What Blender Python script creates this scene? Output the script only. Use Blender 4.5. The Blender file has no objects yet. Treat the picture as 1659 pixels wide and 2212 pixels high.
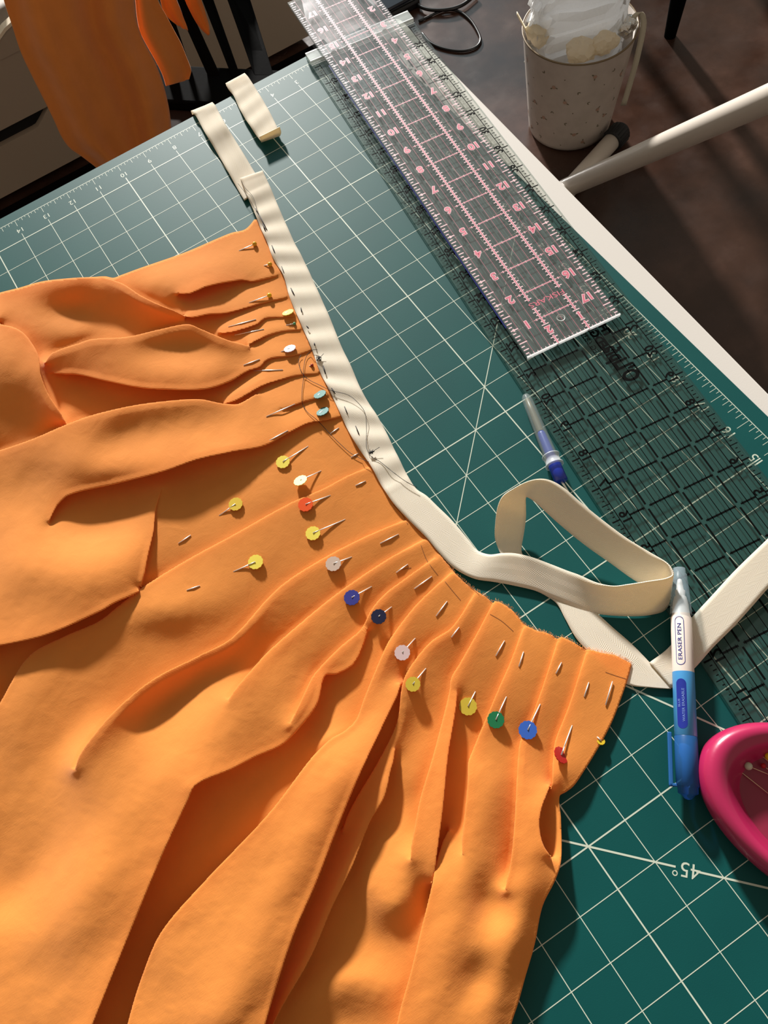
import bpy, bmesh, math, random
import numpy as np
from mathutils import Vector, Matrix

# ------------------------------------------------------------------ camera, sky, sun, window light, exposure
scene = bpy.context.scene
COL = scene.collection
IN = 0.0254
CAMPOS = np.array([-0.30855137, -0.63905859, 0.49056439])
RW = np.array([[0.83993642, -0.53034913, -0.11505048],
               [-0.52714039, -0.74695451, -0.40519375],
               [0.12895668, 0.40098475, -0.90696274]])      # world -> camera (x right, y down, z forward)
FPX = 1722.83
cam_d = bpy.data.cameras.new('camera')
cam = bpy.data.objects.new('camera', cam_d)
COL.objects.link(cam)
cam_d.sensor_fit = 'VERTICAL'
cam_d.sensor_height = 36.0
cam_d.lens = FPX / 2212 * 36.0
cam_d.clip_start = 0.01
M = np.eye(4)
M[:3, 0] = RW[0]; M[:3, 1] = -RW[1]; M[:3, 2] = -RW[2]; M[:3, 3] = CAMPOS
cam.matrix_world = Matrix(M.tolist())
scene.camera = cam

world = bpy.data.worlds.new('room_light')
scene.world = world
world.use_nodes = True
wbg = world.node_tree.nodes['Background']
wbg.inputs[0].default_value = (0.54, 0.46, 0.37, 1)
wbg.inputs[1].default_value = 0.52

sun_d = bpy.data.lights.new('sun', 'SUN')
sun_d.energy = 7.6
sun_d.angle = math.radians(4)
sun_d.color = (1.0, 0.96, 0.91)
sun = bpy.data.objects.new('sun', sun_d)
COL.objects.link(sun)
SAZ, SEL = math.radians(15), math.radians(20.5)
sdir = Vector((-math.sin(SAZ) * math.cos(SEL), -math.cos(SAZ) * math.cos(SEL), -math.sin(SEL)))
sun.rotation_euler = sdir.to_track_quat('-Z', 'Y').to_euler()

win_d = bpy.data.lights.new('window_light', 'AREA')
win_d.shape = 'RECTANGLE'
win_d.size = 3.4
win_d.size_y = 1.5
win_d.energy = 19
win_d.color = (0.68, 0.90, 1.0)
win = bpy.data.objects.new('window_light', win_d)
COL.objects.link(win)
win.location = (0.9, 2.9, 1.75)
win.rotation_euler = (Vector((-0.3, 0, 0)) - Vector(win.location)).to_track_quat('-Z', 'Z').to_euler()

scene.view_settings.view_transform = 'Standard'
scene.view_settings.look = 'None'
scene.view_settings.exposure = 0.0
scene.view_settings.gamma = 1.0
scene.view_settings.use_curve_mapping = False

FLOOR = -0.75
rnd = random.Random(7)
nrng = np.random.default_rng(11)

# ------------------------------------------------------------------ helpers
def P(px, py, z=0.0):
    """real place on the horizontal plane at height z that the photo shows at this pixel"""
    d = RW.T @ np.array([(px - 829.5) / FPX, (py - 1106) / FPX, 1.0])
    s = (z - CAMPOS[2]) / d[2]
    return Vector((CAMPOS + s * d).tolist())

def PY(px, py, Y):
    """same on the upright plane y = Y"""
    d = RW.T @ np.array([(px - 829.5) / FPX, (py - 1106) / FPX, 1.0])
    s = (Y - CAMPOS[1]) / d[1]
    return Vector((CAMPOS + s * d).tolist())

def PD(px, py, depth):
    d = RW.T @ np.array([(px - 829.5) / FPX, (py - 1106) / FPX, 1.0])
    return Vector((CAMPOS + depth * d).tolist())

def lin(r, g, b):
    def f(c):
        c /= 255.0
        return c / 12.92 if c <= 0.04045 else ((c + 0.055) / 1.055) ** 2.4
    return (f(r), f(g), f(b), 1.0)

class NT:
    def __init__(self, name):
        self.m = bpy.data.materials.new(name)
        self.m.use_nodes = True
        self.t = self.m.node_tree
        self.t.nodes.clear()
        self.out = self.t.nodes.new('ShaderNodeOutputMaterial')
    def n(self, typ, **kw):
        nd = self.t.nodes.new('ShaderNode' + typ)
        for k, v in kw.items():
            if k.startswith('i_'):
                key = k[2:]
                key = int(key) if key.isdigit() else key.replace('_', ' ')
                nd.inputs[key].default_value = v
            else:
                setattr(nd, k, v)
        return nd
    def l(self, a, b):
        self.t.links.new(a, b)
    def ramp(self, fac, stops):
        r = self.n('ValToRGB')
        el = r.color_ramp.elements
        while len(el) < len(stops):
            el.new(0.5)
        for e, (p, c) in zip(el, stops):
            e.position = p; e.color = c
        self.l(fac, r.inputs[0])
        return r.outputs[0]
    def math(self, op, a, b=None, c=None):
        nd = self.n('Math', operation=op)
        for i, v in enumerate((a, b, c)):
            if v is None: continue
            if isinstance(v, (int, float)): nd.inputs[i].default_value = v
            else: self.l(v, nd.inputs[i])
        return nd.outputs[0]

def mat_basic(name, col, rough=0.5, metallic=0.0, spec=0.5, bump=None, coat=0.0, var=None, transl=None):
    t = NT(name)
    b = t.n('BsdfPrincipled')
    b.inputs['Base Color'].default_value = col
    b.inputs['Roughness'].default_value = rough
    b.inputs['Metallic'].default_value = metallic
    b.inputs['Specular IOR Level'].default_value = spec
    b.inputs['Coat Weight'].default_value = coat
    tc = t.n('TexCoord')
    if var:
        scale, amt = var
        nz = t.n('TexNoise', i_Scale=scale, i_Detail=5.0)
        t.l(tc.outputs['Object'], nz.inputs['Vector'])
        d = tuple(c * (1 - amt) for c in col[:3]) + (1,)
        u = tuple(min(1, c * (1 + amt)) for c in col[:3]) + (1,)
        t.l(t.ramp(nz.outputs[0], [(0.3, d), (0.7, u)]), b.inputs['Base Color'])
    if bump:
        scale, st, dist = bump
        nz = t.n('TexNoise', i_Scale=scale, i_Detail=4.0)
        t.l(tc.outputs['Object'], nz.inputs['Vector'])
        bp = t.n('Bump', i_Strength=st, i_Distance=dist)
        t.l(nz.outputs[0], bp.inputs['Height'])
        t.l(bp.outputs[0], b.inputs['Normal'])
    if transl:
        tl = t.n('BsdfTranslucent', i_Color=transl[0])
        mx = t.n('MixShader', i_0=transl[1])
        t.l(b.outputs[0], mx.inputs[1]); t.l(tl.outputs[0], mx.inputs[2])
        t.l(mx.outputs[0], t.out.inputs[0])
    else:
        t.l(b.outputs[0], t.out.inputs[0])
    return t.m

def mat_clear(name, tint, gloss_rough=0.05, fres=1.45, body=None, scratch=0.0):
    """thin clear plastic: tinted see-through plus a fresnel sheen (and a little milky body)"""
    t = NT(name)
    tr = t.n('BsdfTransparent', i_Color=tint)
    gl = t.n('BsdfGlossy', i_Roughness=gloss_rough)
    fr = t.n('Fresnel', i_IOR=fres)
    mx = t.n('MixShader')
    ge = t.n('NewGeometry')
    t.l(t.math('MULTIPLY', fr.outputs[0], t.math('SUBTRACT', 1.0, ge.outputs['Backfacing'])), mx.inputs[0])
    t.l(tr.outputs[0], mx.inputs[1]); t.l(gl.outputs[0], mx.inputs[2])
    last = mx
    if body:
        df = t.n('BsdfPrincipled')
        df.inputs['Base Color'].default_value = body[0]
        df.inputs['Roughness'].default_value = 0.35
        m2 = t.n('MixShader', i_0=body[1])
        t.l(last.outputs[0], m2.inputs[1]); t.l(df.outputs[0], m2.inputs[2])
        last = m2
    if scratch:
        tc = t.n('TexCoord')
        nz = t.n('TexNoise', i_Scale=90.0, i_Detail=6.0, i_Distortion=1.5)
        t.l(tc.outputs['Object'], nz.inputs['Vector'])
        bp = t.n('Bump', i_Strength=scratch, i_Distance=0.0004)
        t.l(nz.outputs[0], bp.inputs['Height']); t.l(bp.outputs[0], gl.inputs['Normal'])
    t.l(last.outputs[0], t.out.inputs[0])
    return t.m

def mesh_obj(name, verts, faces, mat=None, parent=None, smooth=False, uvs=None):
    me = bpy.data.meshes.new(name)
    me.from_pydata([tuple(v) for v in verts], [], [tuple(f) for f in faces])
    me.update()
    if uvs is not None:
        uv = me.uv_layers.new(name='UVMap')
        li = np.empty(len(me.loops), dtype=np.int32)
        me.loops.foreach_get('vertex_index', li)
        uv.data.foreach_set('uv', np.asarray(uvs, dtype=np.float32)[li].ravel())
    if smooth:
        me.shade_smooth()
    if mat is not None:
        for m in (mat if isinstance(mat, (list, tuple)) else [mat]):
            me.materials.append(m)
    o = bpy.data.objects.new(name, me)
    COL.objects.link(o)
    if parent is not None:
        o.parent = parent
        o.matrix_parent_inverse = parent.matrix_basis.inverted()
    return o

def tag(o, label=None, cat=None, group=None, kind=None):
    if label: o['label'] = label
    if cat: o['category'] = cat
    if group: o['group'] = group
    if kind: o['kind'] = kind
    return o

def empty(name, loc, label, cat, group=None):
    o = bpy.data.objects.new(name, None)
    COL.objects.link(o)
    o.empty_display_size = 0.01
    o.location = loc
    bpy.context.view_layer.update()
    return tag(o, label, cat, group)

class MB:
    """mesh builder"""
    def __init__(self):
        self.v = []; self.f = []
    def add(self, vs, fs):
        o = len(self.v)
        self.v += [tuple(v) for v in vs]
        self.f += [tuple(i + o for i in f) for f in fs]
        return self
    def box(self, lo, hi, xf=None):
        x0, y0, z0 = lo; x1, y1, z1 = hi
        vs = [Vector(c) for c in ((x0,y0,z0),(x1,y0,z0),(x1,y1,z0),(x0,y1,z0),(x0,y0,z1),(x1,y0,z1),(x1,y1,z1),(x0,y1,z1))]
        if xf: vs = [xf(v) for v in vs]
        return self.add(vs, [(3,2,1,0),(4,5,6,7),(0,1,5,4),(1,2,6,5),(2,3,7,6),(3,0,4,7)])
    def tube(self, pts, r, n=8, cap=True):
        pts = [Vector(p) for p in pts]
        rs = r if isinstance(r, (list, tuple)) else [r] * len(pts)
        vs = []
        t0 = (pts[1] - pts[0]).normalized()
        ref = Vector((0, 0, 1)) if abs(t0.z) < 0.9 else Vector((1, 0, 0))
        a = t0.cross(ref).normalized()
        for i, p in enumerate(pts):
            t = (pts[min(i + 1, len(pts) - 1)] - pts[max(i - 1, 0)]).normalized()
            a = (a - t * a.dot(t))
            a = a.normalized() if a.length > 1e-9 else t.orthogonal().normalized()
            b = t.cross(a)
            for k in range(n):
                th = 2 * math.pi * k / n
                vs.append(p + (a * math.cos(th) + b * math.sin(th)) * rs[i])
        fs = []
        for i in range(len(pts) - 1):
            for k in range(n):
                k2 = (k + 1) % n
                fs.append((i*n+k, i*n+k2, (i+1)*n+k2, (i+1)*n+k))
        if cap:
            fs.append(tuple(range(n))[::-1]); fs.append(tuple((len(pts)-1)*n + k for k in range(n)))
        return self.add(vs, fs)
    def lathe(self, prof, n=48, xf=None, close=False):
        vs = []
        for r, z in prof:
            for k in range(n):
                th = 2 * math.pi * k / n
                v = Vector((r * math.cos(th), r * math.sin(th), z))
                vs.append(xf(v) if xf else v)
        fs = []
        m = len(prof)
        for i in range(m - (0 if close else 1)):
            j = (i + 1) % m
            for k in range(n):
                k2 = (k + 1) % n
                fs.append((i*n+k, i*n+k2, j*n+k2, j*n+k))
        return self.add(vs, fs)
    def quad(self, a, b, c, d):
        return self.add([a, b, c, d], [(0, 1, 2, 3)])
    def build(self, name, mat, parent=None, smooth=False):
        return mesh_obj(name, self.v, self.f, mat, parent, smooth)

def bevel(o, w, seg=2):
    m = o.modifiers.new('bevel', 'BEVEL')
    m.width = w; m.segments = seg; m.limit_method = 'ANGLE'
    return o

def rs_poly(pts, n):
    """resample a polyline of tuples to n samples, smooth (Catmull-Rom)"""
    p = np.array(pts, float)
    d = np.r_[0, np.cumsum(np.maximum(1e-9, np.linalg.norm(np.diff(p[:, :2], axis=0), axis=1)))]
    t = np.linspace(0, d[-1], n)
    if len(p) < 3:
        return np.stack([np.interp(t, d, p[:, k]) for k in range(p.shape[1])], 1)
    m = np.zeros_like(p)
    m[1:-1] = (p[2:] - p[:-2]) / (d[2:] - d[:-2])[:, None]
    m[0] = (p[1] - p[0]) / (d[1] - d[0]); m[-1] = (p[-1] - p[-2]) / (d[-1] - d[-2])
    i = np.clip(np.searchsorted(d, t, side='right') - 1, 0, len(p) - 2)
    h = (d[i + 1] - d[i]); s = (t - d[i]) / h
    h00 = 2*s**3 - 3*s**2 + 1; h10 = s**3 - 2*s**2 + s; h01 = -2*s**3 + 3*s**2; h11 = s**3 - s**2
    return h00[:, None]*p[i] + (h10*h)[:, None]*m[i] + h01[:, None]*p[i+1] + (h11*h)[:, None]*m[i+1]

_font_cache = {}
def text_geo(s, size, offset=0.0):
    """outline-filled flat letters: verts (x,y) and faces, centred on its width"""
    key = (s, round(size, 6), offset)
    if key in _font_cache: return _font_cache[key]
    cu = bpy.data.curves.new('t', 'FONT')
    cu.body = s; cu.size = size; cu.offset = offset; cu.resolution_u = 3
    cu.align_x = 'CENTER'; cu.align_y = 'CENTER'
    o = bpy.data.objects.new('t', cu)
    COL.objects.link(o)
    me = o.to_mesh()
    vs = [(v.co.x, v.co.y) for v in me.vertices]
    fs = [tuple(p.vertices) for p in me.polygons]
    o.to_mesh_clear()
    bpy.data.objects.remove(o)
    bpy.data.curves.remove(cu)
    _font_cache[key] = (vs, fs)
    return vs, fs

def put_text(mb, s, size, org, ux, uy, offset=0.0, squash=1.0):
    vs, fs = text_geo(s, size, offset)
    ux = Vector(ux); uy = Vector(uy); org = Vector(org)
    mb.add([org + ux * x * squash + uy * y for x, y in vs], fs)

# ------------------------------------------------------------------ materials
def mat_floor():
    t = NT('brown_polished_floor')
    b = t.n('BsdfPrincipled')
    tc = t.n('TexCoord')
    n1 = t.n('TexNoise', i_Scale=5.0, i_Detail=8.0, i_Roughness=0.6)
    t.l(tc.outputs['Object'], n1.inputs['Vector'])
    t.l(t.ramp(n1.outputs[0], [(0.3, lin(38, 24, 18)), (0.55, lin(62, 42, 33)), (0.75, lin(86, 62, 52))]), b.inputs['Base Color'])
    n2 = t.n('TexNoise', i_Scale=14.0, i_Detail=6.0)
    t.l(tc.outputs['Object'], n2.inputs['Vector'])
    r = t.ramp(n2.outputs[0], [(0.3, (0.16,)*3 + (1,)), (0.7, (0.34,)*3 + (1,))])
    t.l(r, b.inputs['Roughness'])
    b.inputs['Specular IOR Level'].default_value = 0.5
    bp = t.n('Bump', i_Strength=0.15, i_Distance=0.004)
    t.l(n1.outputs[0], bp.inputs['Height']); t.l(bp.outputs[0], b.inputs['Normal'])
    t.l(b.outputs[0], t.out.inputs[0])
    return t.m

def mat_cloth(name, col, tcol, transl=0.3, weave=5200.0, rough=0.85):
    t = NT(name)
    b = t.n('BsdfPrincipled')
    b.inputs['Roughness'].default_value = rough
    b.inputs['Specular IOR Level'].default_value = 0.25
    b.inputs['Sheen Weight'].default_value = 0.25
    b.inputs['Sheen Roughness'].default_value = 0.5
    tc = t.n('TexCoord')
    n1 = t.n('TexNoise', i_Scale=26.0, i_Detail=6.0, i_Roughness=0.6)
    t.l(tc.outputs['Object'], n1.inputs['Vector'])
    d = tuple(c * 0.93 for c in col[:3]) + (1,)
    u = tuple(min(1, c * 1.06) for c in col[:3]) + (1,)
    t.l(t.ramp(n1.outputs[0], [(0.3, d), (0.7, u)]), b.inputs['Base Color'])
    # weave: crossed threads plus slubs
    thr = []
    for sx_, sy_ in ((260.0, 2300.0), (2300.0, 260.0)):
        mp = t.n('Mapping'); mp.vector_type = 'POINT'
        mp.inputs['Rotation'].default_value = (0, 0, 0.6); mp.inputs['Scale'].default_value = (sx_, sy_, 400.0)
        t.l(tc.outputs['Object'], mp.inputs['Vector'])
        w_ = t.n('TexNoise', i_Scale=1.0, i_Detail=1.0); t.l(mp.outputs[0], w_.inputs['Vector']); thr.append(w_)
    sl = t.n('TexNoise', i_Scale=900.0, i_Detail=3.0)
    t.l(tc.outputs['Object'], sl.inputs['Vector'])
    cr = t.n('TexNoise', i_Scale=70.0, i_Detail=5.0, i_Distortion=1.2)
    t.l(tc.outputs['Object'], cr.inputs['Vector'])
    h = t.math('ADD', t.math('MULTIPLY', thr[0].outputs[0], 0.8), t.math('MULTIPLY', thr[1].outputs[0], 0.8))
    h = t.math('ADD', h, t.math('MULTIPLY', sl.outputs[0], 0.4))
    bp = t.n('Bump', i_Strength=0.30, i_Distance=0.00022)
    t.l(h, bp.inputs['Height'])
    bp2 = t.n('Bump', i_Strength=0.22, i_Distance=0.0009)
    t.l(cr.outputs[0], bp2.inputs['Height']); t.l(bp.outputs[0], bp2.inputs['Normal'])
    t.l(bp2.outputs[0], b.inputs['Normal'])
    tl = t.n('BsdfTranslucent', i_Color=tcol)
    mx = t.n('MixShader', i_0=transl)
    t.l(b.outputs[0], mx.inputs[1]); t.l(tl.outputs[0], mx.inputs[2])
    t.l(mx.outputs[0], t.out.inputs[0])
    return t.m

def mat_twill():
    """cream cotton tape, herringbone: uv.x across (0-1), uv.y along in tape widths"""
    t = NT('cream_twill')
    b = t.n('BsdfPrincipled')
    b.inputs['Roughness'].default_value = 0.9
    b.inputs['Specular IOR Level'].default_value = 0.15
    uv = t.n('UVMap')
    sp = t.n('SeparateXYZ'); t.l(uv.outputs[0], sp.inputs[0])
    zig = t.math('PINGPONG', sp.outputs[0], 0.1667)
    ph = t.math('ADD', sp.outputs[1], t.math('MULTIPLY', zig, 1.5))
    st = t.math('SINE', t.math('MULTIPLY', ph, 2 * math.pi * 19.0))
    st01 = t.math('MULTIPLY_ADD', st, 0.5, 0.5)
    nz = t.n('TexNoise', i_Scale=16.0, i_Detail=4.0); t.l(uv.outputs[0], nz.inputs['Vector'])
    f = t.math('MULTIPLY', st01, t.math('MULTIPLY_ADD', nz.outputs[0], 0.8, 0.5))
    t.l(t.ramp(f, [(0.05, lin(232, 222, 198)), (0.75, lin(254, 250, 240))]), b.inputs['Base Color'])
    bp = t.n('Bump', i_Strength=0.28, i_Distance=0.0004)
    t.l(st01, bp.inputs['Height']); t.l(bp.outputs[0], b.inputs['Normal'])
    tl = t.n('BsdfTranslucent', i_Color=lin(252, 228, 176))
    mx = t.n('MixShader', i_0=0.30)
    t.l(b.outputs[0], mx.inputs[1]); t.l(tl.outputs[0], mx.inputs[2])
    t.l(mx.outputs[0], t.out.inputs[0])
    return t.m

def mat_mat():
    t = NT('green_mat_vinyl')
    b = t.n('BsdfPrincipled')
    tc = t.n('TexCoord')
    n1 = t.n('TexNoise', i_Scale=18.0, i_Detail=6.0)
    t.l(tc.outputs['Object'], n1.inputs['Vector'])
    t.l(t.ramp(n1.outputs[0], [(0.25, lin(6, 72, 71)), (0.75, lin(8, 78, 76))]), b.inputs['Base Color'])
    b.inputs['Roughness'].default_value = 0.5
    b.inputs['Specular IOR Level'].default_value = 0.20
    n2 = t.n('TexNoise', i_Scale=1400.0, i_Detail=2.0)
    t.l(tc.outputs['Object'], n2.inputs['Vector'])
    bp = t.n('Bump', i_Strength=0.25, i_Distance=0.0001)
    t.l(n2.outputs[0], bp.inputs['Height']); t.l(bp.outputs[0], b.inputs['Normal'])
    t.l(b.outputs[0], t.out.inputs[0])
    return t.m

def mat_bin():
    t = NT('floral_printed_tin')
    b = t.n('BsdfPrincipled')
    b.inputs['Roughness'].default_value = 0.42
    tc = t.n('TexCoord')
    nz = t.n('TexNoise', i_Scale=40.0); t.l(tc.outputs['Object'], nz.inputs['Vector'])
    t.l(t.ramp(nz.outputs[0], [(0.3, lin(200, 188, 178)), (0.7, lin(210, 198, 188))]), b.inputs['Base Color'])
    t.l(b.outputs[0], t.out.inputs[0])
    return t.m

MAT = {
    'floor': mat_floor(),
    'table': mat_basic('white_laminate', lin(216, 211, 204), 0.45, bump=(900, 0.15, 0.0002)),
    'mat': mat_mat(),
    'ink_cream': mat_basic('pale_mat_print', lin(196, 205, 188), 0.5),
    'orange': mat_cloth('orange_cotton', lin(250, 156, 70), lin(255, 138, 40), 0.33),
    'orange_shaded': mat_cloth('orange_cotton_shaded', lin(214, 126, 54), lin(235, 150, 80), 0.0),  # darker copy of the orange cotton, shade put into its colour
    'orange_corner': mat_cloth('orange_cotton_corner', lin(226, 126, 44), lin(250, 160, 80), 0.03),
    'twill': mat_twill(),
    'thread': mat_basic('black_thread', lin(22, 22, 26), 0.7),
    'thread_gray': mat_basic('grey_brown_thread', lin(84, 60, 40), 0.7),
    'fray': mat_basic('frayed_thread', lin(240, 170, 110), 0.9),
    'acrylic': mat_clear('clear_acrylic', (0.95, 0.96, 0.945, 1), 0.04, 1.28, body=(lin(104, 122, 114), 0.08), scratch=0.25),
    'acrylic_pink': mat_clear('clear_acrylic_pinkish', (0.97, 0.96, 0.97, 1), 0.05, 1.28, body=(lin(176, 186, 182), 0.11), scratch=0.12),
    'acrylic_edge': mat_clear('polished_acrylic_edge', (0.95, 0.97, 0.96, 1), 0.15, 1.6, body=(lin(245, 248, 246), 0.55)),
    'acrylic_side': mat_clear('ruler_long_edge', (0.8, 0.86, 0.84, 1), 0.1, 1.4, body=(lin(70, 90, 84), 0.25)),
    'blue_reflection': mat_basic('blue_edge_reflection', lin(44, 52, 130), 0.25),
    'ink_black': mat_basic('black_ruler_ink', lin(7, 8, 7), 0.7, spec=0.05),
    'ink_pink': mat_basic('pink_ruler_ink', lin(208, 104, 124), 0.5),
    'ink_pale': mat_basic('pale_pink_ruler_ink', lin(226, 190, 196), 0.5),
    'steel': mat_basic('pin_steel', (0.92, 0.90, 0.86, 1), 0.38, metallic=0.75),
    'brass': mat_basic('warm_pin_steel', (0.75, 0.55, 0.38, 1), 0.3, metallic=1.0),
    'tube_white': mat_basic('white_painted_tube', lin(214, 204, 192), 0.35, coat=0.2),
    'rubber': mat_basic('black_rubber', lin(20, 20, 22), 0.6, bump=(300, 0.4, 0.001)),
    'bin': mat_bin(),
    'bin_in': mat_basic('bin_inside', lin(120, 100, 70), 0.5),
    'paper': mat_basic('crumpled_cream_paper', lin(246, 238, 220), 0.7, bump=(60, 0.6, 0.004), transl=(lin(250, 238, 212), 0.45)),
    'black_wood': mat_basic('black_stained_wood', lin(5, 5, 5), 0.85, spec=0.04, bump=(120, 0.2, 0.001)),
    'dark_cushion': mat_basic('dark_brown_seat_pad', lin(34, 22, 16), 0.8, spec=0.15),
    'cabinet': mat_basic('white_cabinet', lin(168, 152, 134), 0.5, bump=(200, 0.1, 0.0006)),
    'cabinet_highlight': mat_basic('cabinet_edge_highlight', lin(240, 224, 198), 0.4),
    'recess_shade': mat_basic('recess_shade_black', lin(6, 5, 5), 0.9),
    'sheet': mat_basic('black_sheet', lin(7, 6, 7), 1.0, spec=0.05, bump=(500, 0.6, 0.002)),
    'cable': mat_basic('black_cable_sheath', lin(12, 13, 16), 0.35),
    'blue_cloth': mat_basic('blue_and_green_print', lin(30, 48, 92), 0.8, var=(40, 0.9)),
    'green_cloth': mat_basic('green_print', lin(44, 60, 40), 0.8, var=(60, 0.8)),
    'pen_white': mat_basic('white_pen_plastic', lin(228, 214, 204), 0.38, coat=0.2),
    'pen_blue': mat_basic('blue_pen_plastic', lin(64, 142, 200), 0.38, coat=0.2),
    'pen_navy': mat_basic('navy_pen_print', lin(26, 44, 140), 0.35),
    'pen_text': mat_basic('pale_blue_pen_print', lin(120, 150, 215), 0.45),
    'pen_cap': mat_clear('translucent_blue_cap', (0.30, 0.52, 0.80, 1), 0.12, 1.45, body=(lin(52, 118, 190), 0.45)),
    'pen_cap_clear': mat_clear('translucent_clear_cap', (0.86, 0.93, 0.97, 1), 0.1, 1.45, body=(lin(200, 220, 232), 0.22)),
    'ripper_cap': mat_clear('clear_ripper_cap', (0.84, 0.88, 0.88, 1), 0.06, 1.5, body=(lin(190, 205, 205), 0.2)),
    'ripper_rim': mat_clear('clear_ripper_rim', (0.9, 0.95, 0.95, 1), 0.1, 1.6, body=(lin(235, 242, 242), 0.45)),
    'ripper_blue': mat_basic('cobalt_blue_plastic', lin(24, 52, 168), 0.35, coat=0.3),
    'dish': mat_basic('magenta_plastic', lin(168, 34, 80), 0.28, coat=0.25),
    'dish_shaded': mat_basic('magenta_plastic_shaded', lin(132, 34, 60), 0.4),  # darker copy of the dish plastic, inner shade put into its colour
    'pencil': mat_basic('faded_marking_pen', lin(140, 84, 34), 0.9),
    'foil': mat_basic('silver_foil', (0.7, 0.68, 0.64, 1), 0.22, metallic=1.0, bump=(80, 0.8, 0.004)),
}
MAT['bag'] = mat_basic('crinkled_clear_bag', lin(232, 230, 226), 0.22, bump=(55, 0.9, 0.005), transl=(lin(228, 230, 232), 0.45))

# ------------------------------------------------------------------ setting: floor
fl = MB()
fl.box((-4, -3.5, FLOOR - 0.05), (5, 5, FLOOR))
tag(fl.build('floor', MAT['floor']), kind='structure')

# ------------------------------------------------------------------ work table
TZ = -0.0022
table = empty('work_table', (-0.33, -0.5, FLOOR), 'white laminate work table carrying the green cutting mat', 'table')
X0, X1 = -0.70, None
Yf, Yn = 0.005, -0.98
def tedge(y): return (1.76 + 0.038 * (y / IN)) * IN
rc = 0.010
corner = [(tedge(Yf) - rc + rc * math.sin(a), Yf - rc + rc * math.cos(a)) for a in [i * math.pi / 2 / 6 for i in range(7)]]
outline = [(X0, Yn), (X0, Yf)] + corner + [(tedge(Yn), Yn)]
n = len(outline)
vs = [(x, y, TZ) for x, y in outline] + [(x, y, TZ - 0.022) for x, y in outline]
fs = [tuple(range(n))[::-1], tuple(range(n, 2 * n))] + [(i, (i + 1) % n, n + (i + 1) % n, n + i) for i in range(n)]
bevel(mesh_obj('table_top', vs, fs, MAT['table'], table), 0.0015, 2)
for x, y in ((-0.64, -0.92), (-0.64, -0.06), (-0.02, -0.92), (-0.02, -0.06)):
    m = MB(); m.tube([(x, y, FLOOR), (x, y, TZ - 0.022)], 0.016, 16)
    m.build('leg', MAT['tube_white'], table, True)

# ------------------------------------------------------------------ cutting mat: board and flat print (grid, scales, numerals)
mat_o = empty('cutting_mat', (-0.31, -0.5, TZ), 'dark green self healing cutting mat with pale one inch grid covering the table', 'cutting mat')
m = MB()
MX0, MX1, MY0, MY1 = -24.5 * IN, 0.47 * IN, -36.6 * IN, 0.44 * IN
m.box((MX0, MY0, TZ + 0.0001), (MX1, MY1, 0.0))
bevel(m.build('board', MAT['mat'], mat_o), 0.0006, 1)

def mp(u, w, z=0.00006):     # u inches from the right ruler line, w inches from the far ruler line
    return Vector((-u * IN, -w * IN, z))
g = MB()
def strip(mb, a, b, wd, z=0.00006):
    a = Vector(a); b = Vector(b)
    t = (b - a).normalized(); s = Vector((-t.y, t.x, 0)) * wd / 2
    mb.quad(a - s, b - s, b + s, a + s)
TH, BK = 0.00048, 0.00085
for u in range(1, 24):
    wd = BK if u % 5 == 0 else TH
    strip(g, mp(u, 0.72), mp(u, 35.2), wd)
for w in range(1, 36):
    wd = BK if (w - 1) % 5 == 0 else TH
    strip(g, mp(0.80 if wd == TH else 0.55, w, 0.00008), mp(23.2, w, 0.00008), wd, 0.00008)
strip(g, mp(0, 0), mp(24, 0), 0.0006); strip(g, mp(0, 0), mp(0, 36), 0.0006)
# diagonals
strip(g, mp(0.0, 10.0, 0.0001), mp(8.6, 18.6, 0.0001), 0.0006, 0.0001)
strip(g, mp(12.0, 24.0, 0.0001), mp(8.70, 27.30, 0.0001), 0.0011); strip(g, mp(8.40, 27.60, 0.0001), mp(5.0, 31.0, 0.0001), 0.0011)
strip(g, mp(8.0, 22.21, 0.00011), mp(4.0, 28.93, 0.00011), 0.0011)
g.build('grid_lines', MAT['ink_cream'], mat_o)
g = MB()
for k in range(0, 24 * 8):
    L = 0.30 if k % 8 == 0 else (0.21 if k % 4 == 0 else (0.15 if k % 2 == 0 else 0.08))
    strip(g, mp(k / 8, 0), mp(k / 8, L), 0.00035)
for k in range(0, 36 * 8):
    L = 0.42 if k % 8 == 0 else (0.28 if k % 4 == 0 else (0.24 if k % 2 == 0 else 0.12))
    strip(g, mp(0, k / 8), mp(L, k / 8), 0.00035)
tag(g.build('ruler_ticks', MAT['ink_cream'], mat_o), kind='stuff')
def numeral(parent, mat_, *a, name='numeral', **k):
    b_ = MB(); put_text(b_, *a, **k)
    return b_.build(name, mat_, parent)
for u in range(1, 24):
    numeral(mat_o, MAT['ink_cream'], str(u), 0.0070, mp(u - 0.02, 0.53), (-1, 0, 0), (0, -1, 0))
for w in range(1, 36):
    numeral(mat_o, MAT['ink_cream'], str(36 - w), 0.0095, mp(0.66, w - 0.02), (0, 1, 0), (-1, 0, 0))
d45 = Vector((0.7071, -0.7071, 0))
numeral(mat_o, MAT['ink_cream'], '45°', 0.0110, mp(8.55, 27.45, 0.00008), (-0.7071, 0.7071, 0), (-0.7071, -0.7071, 0))

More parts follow.
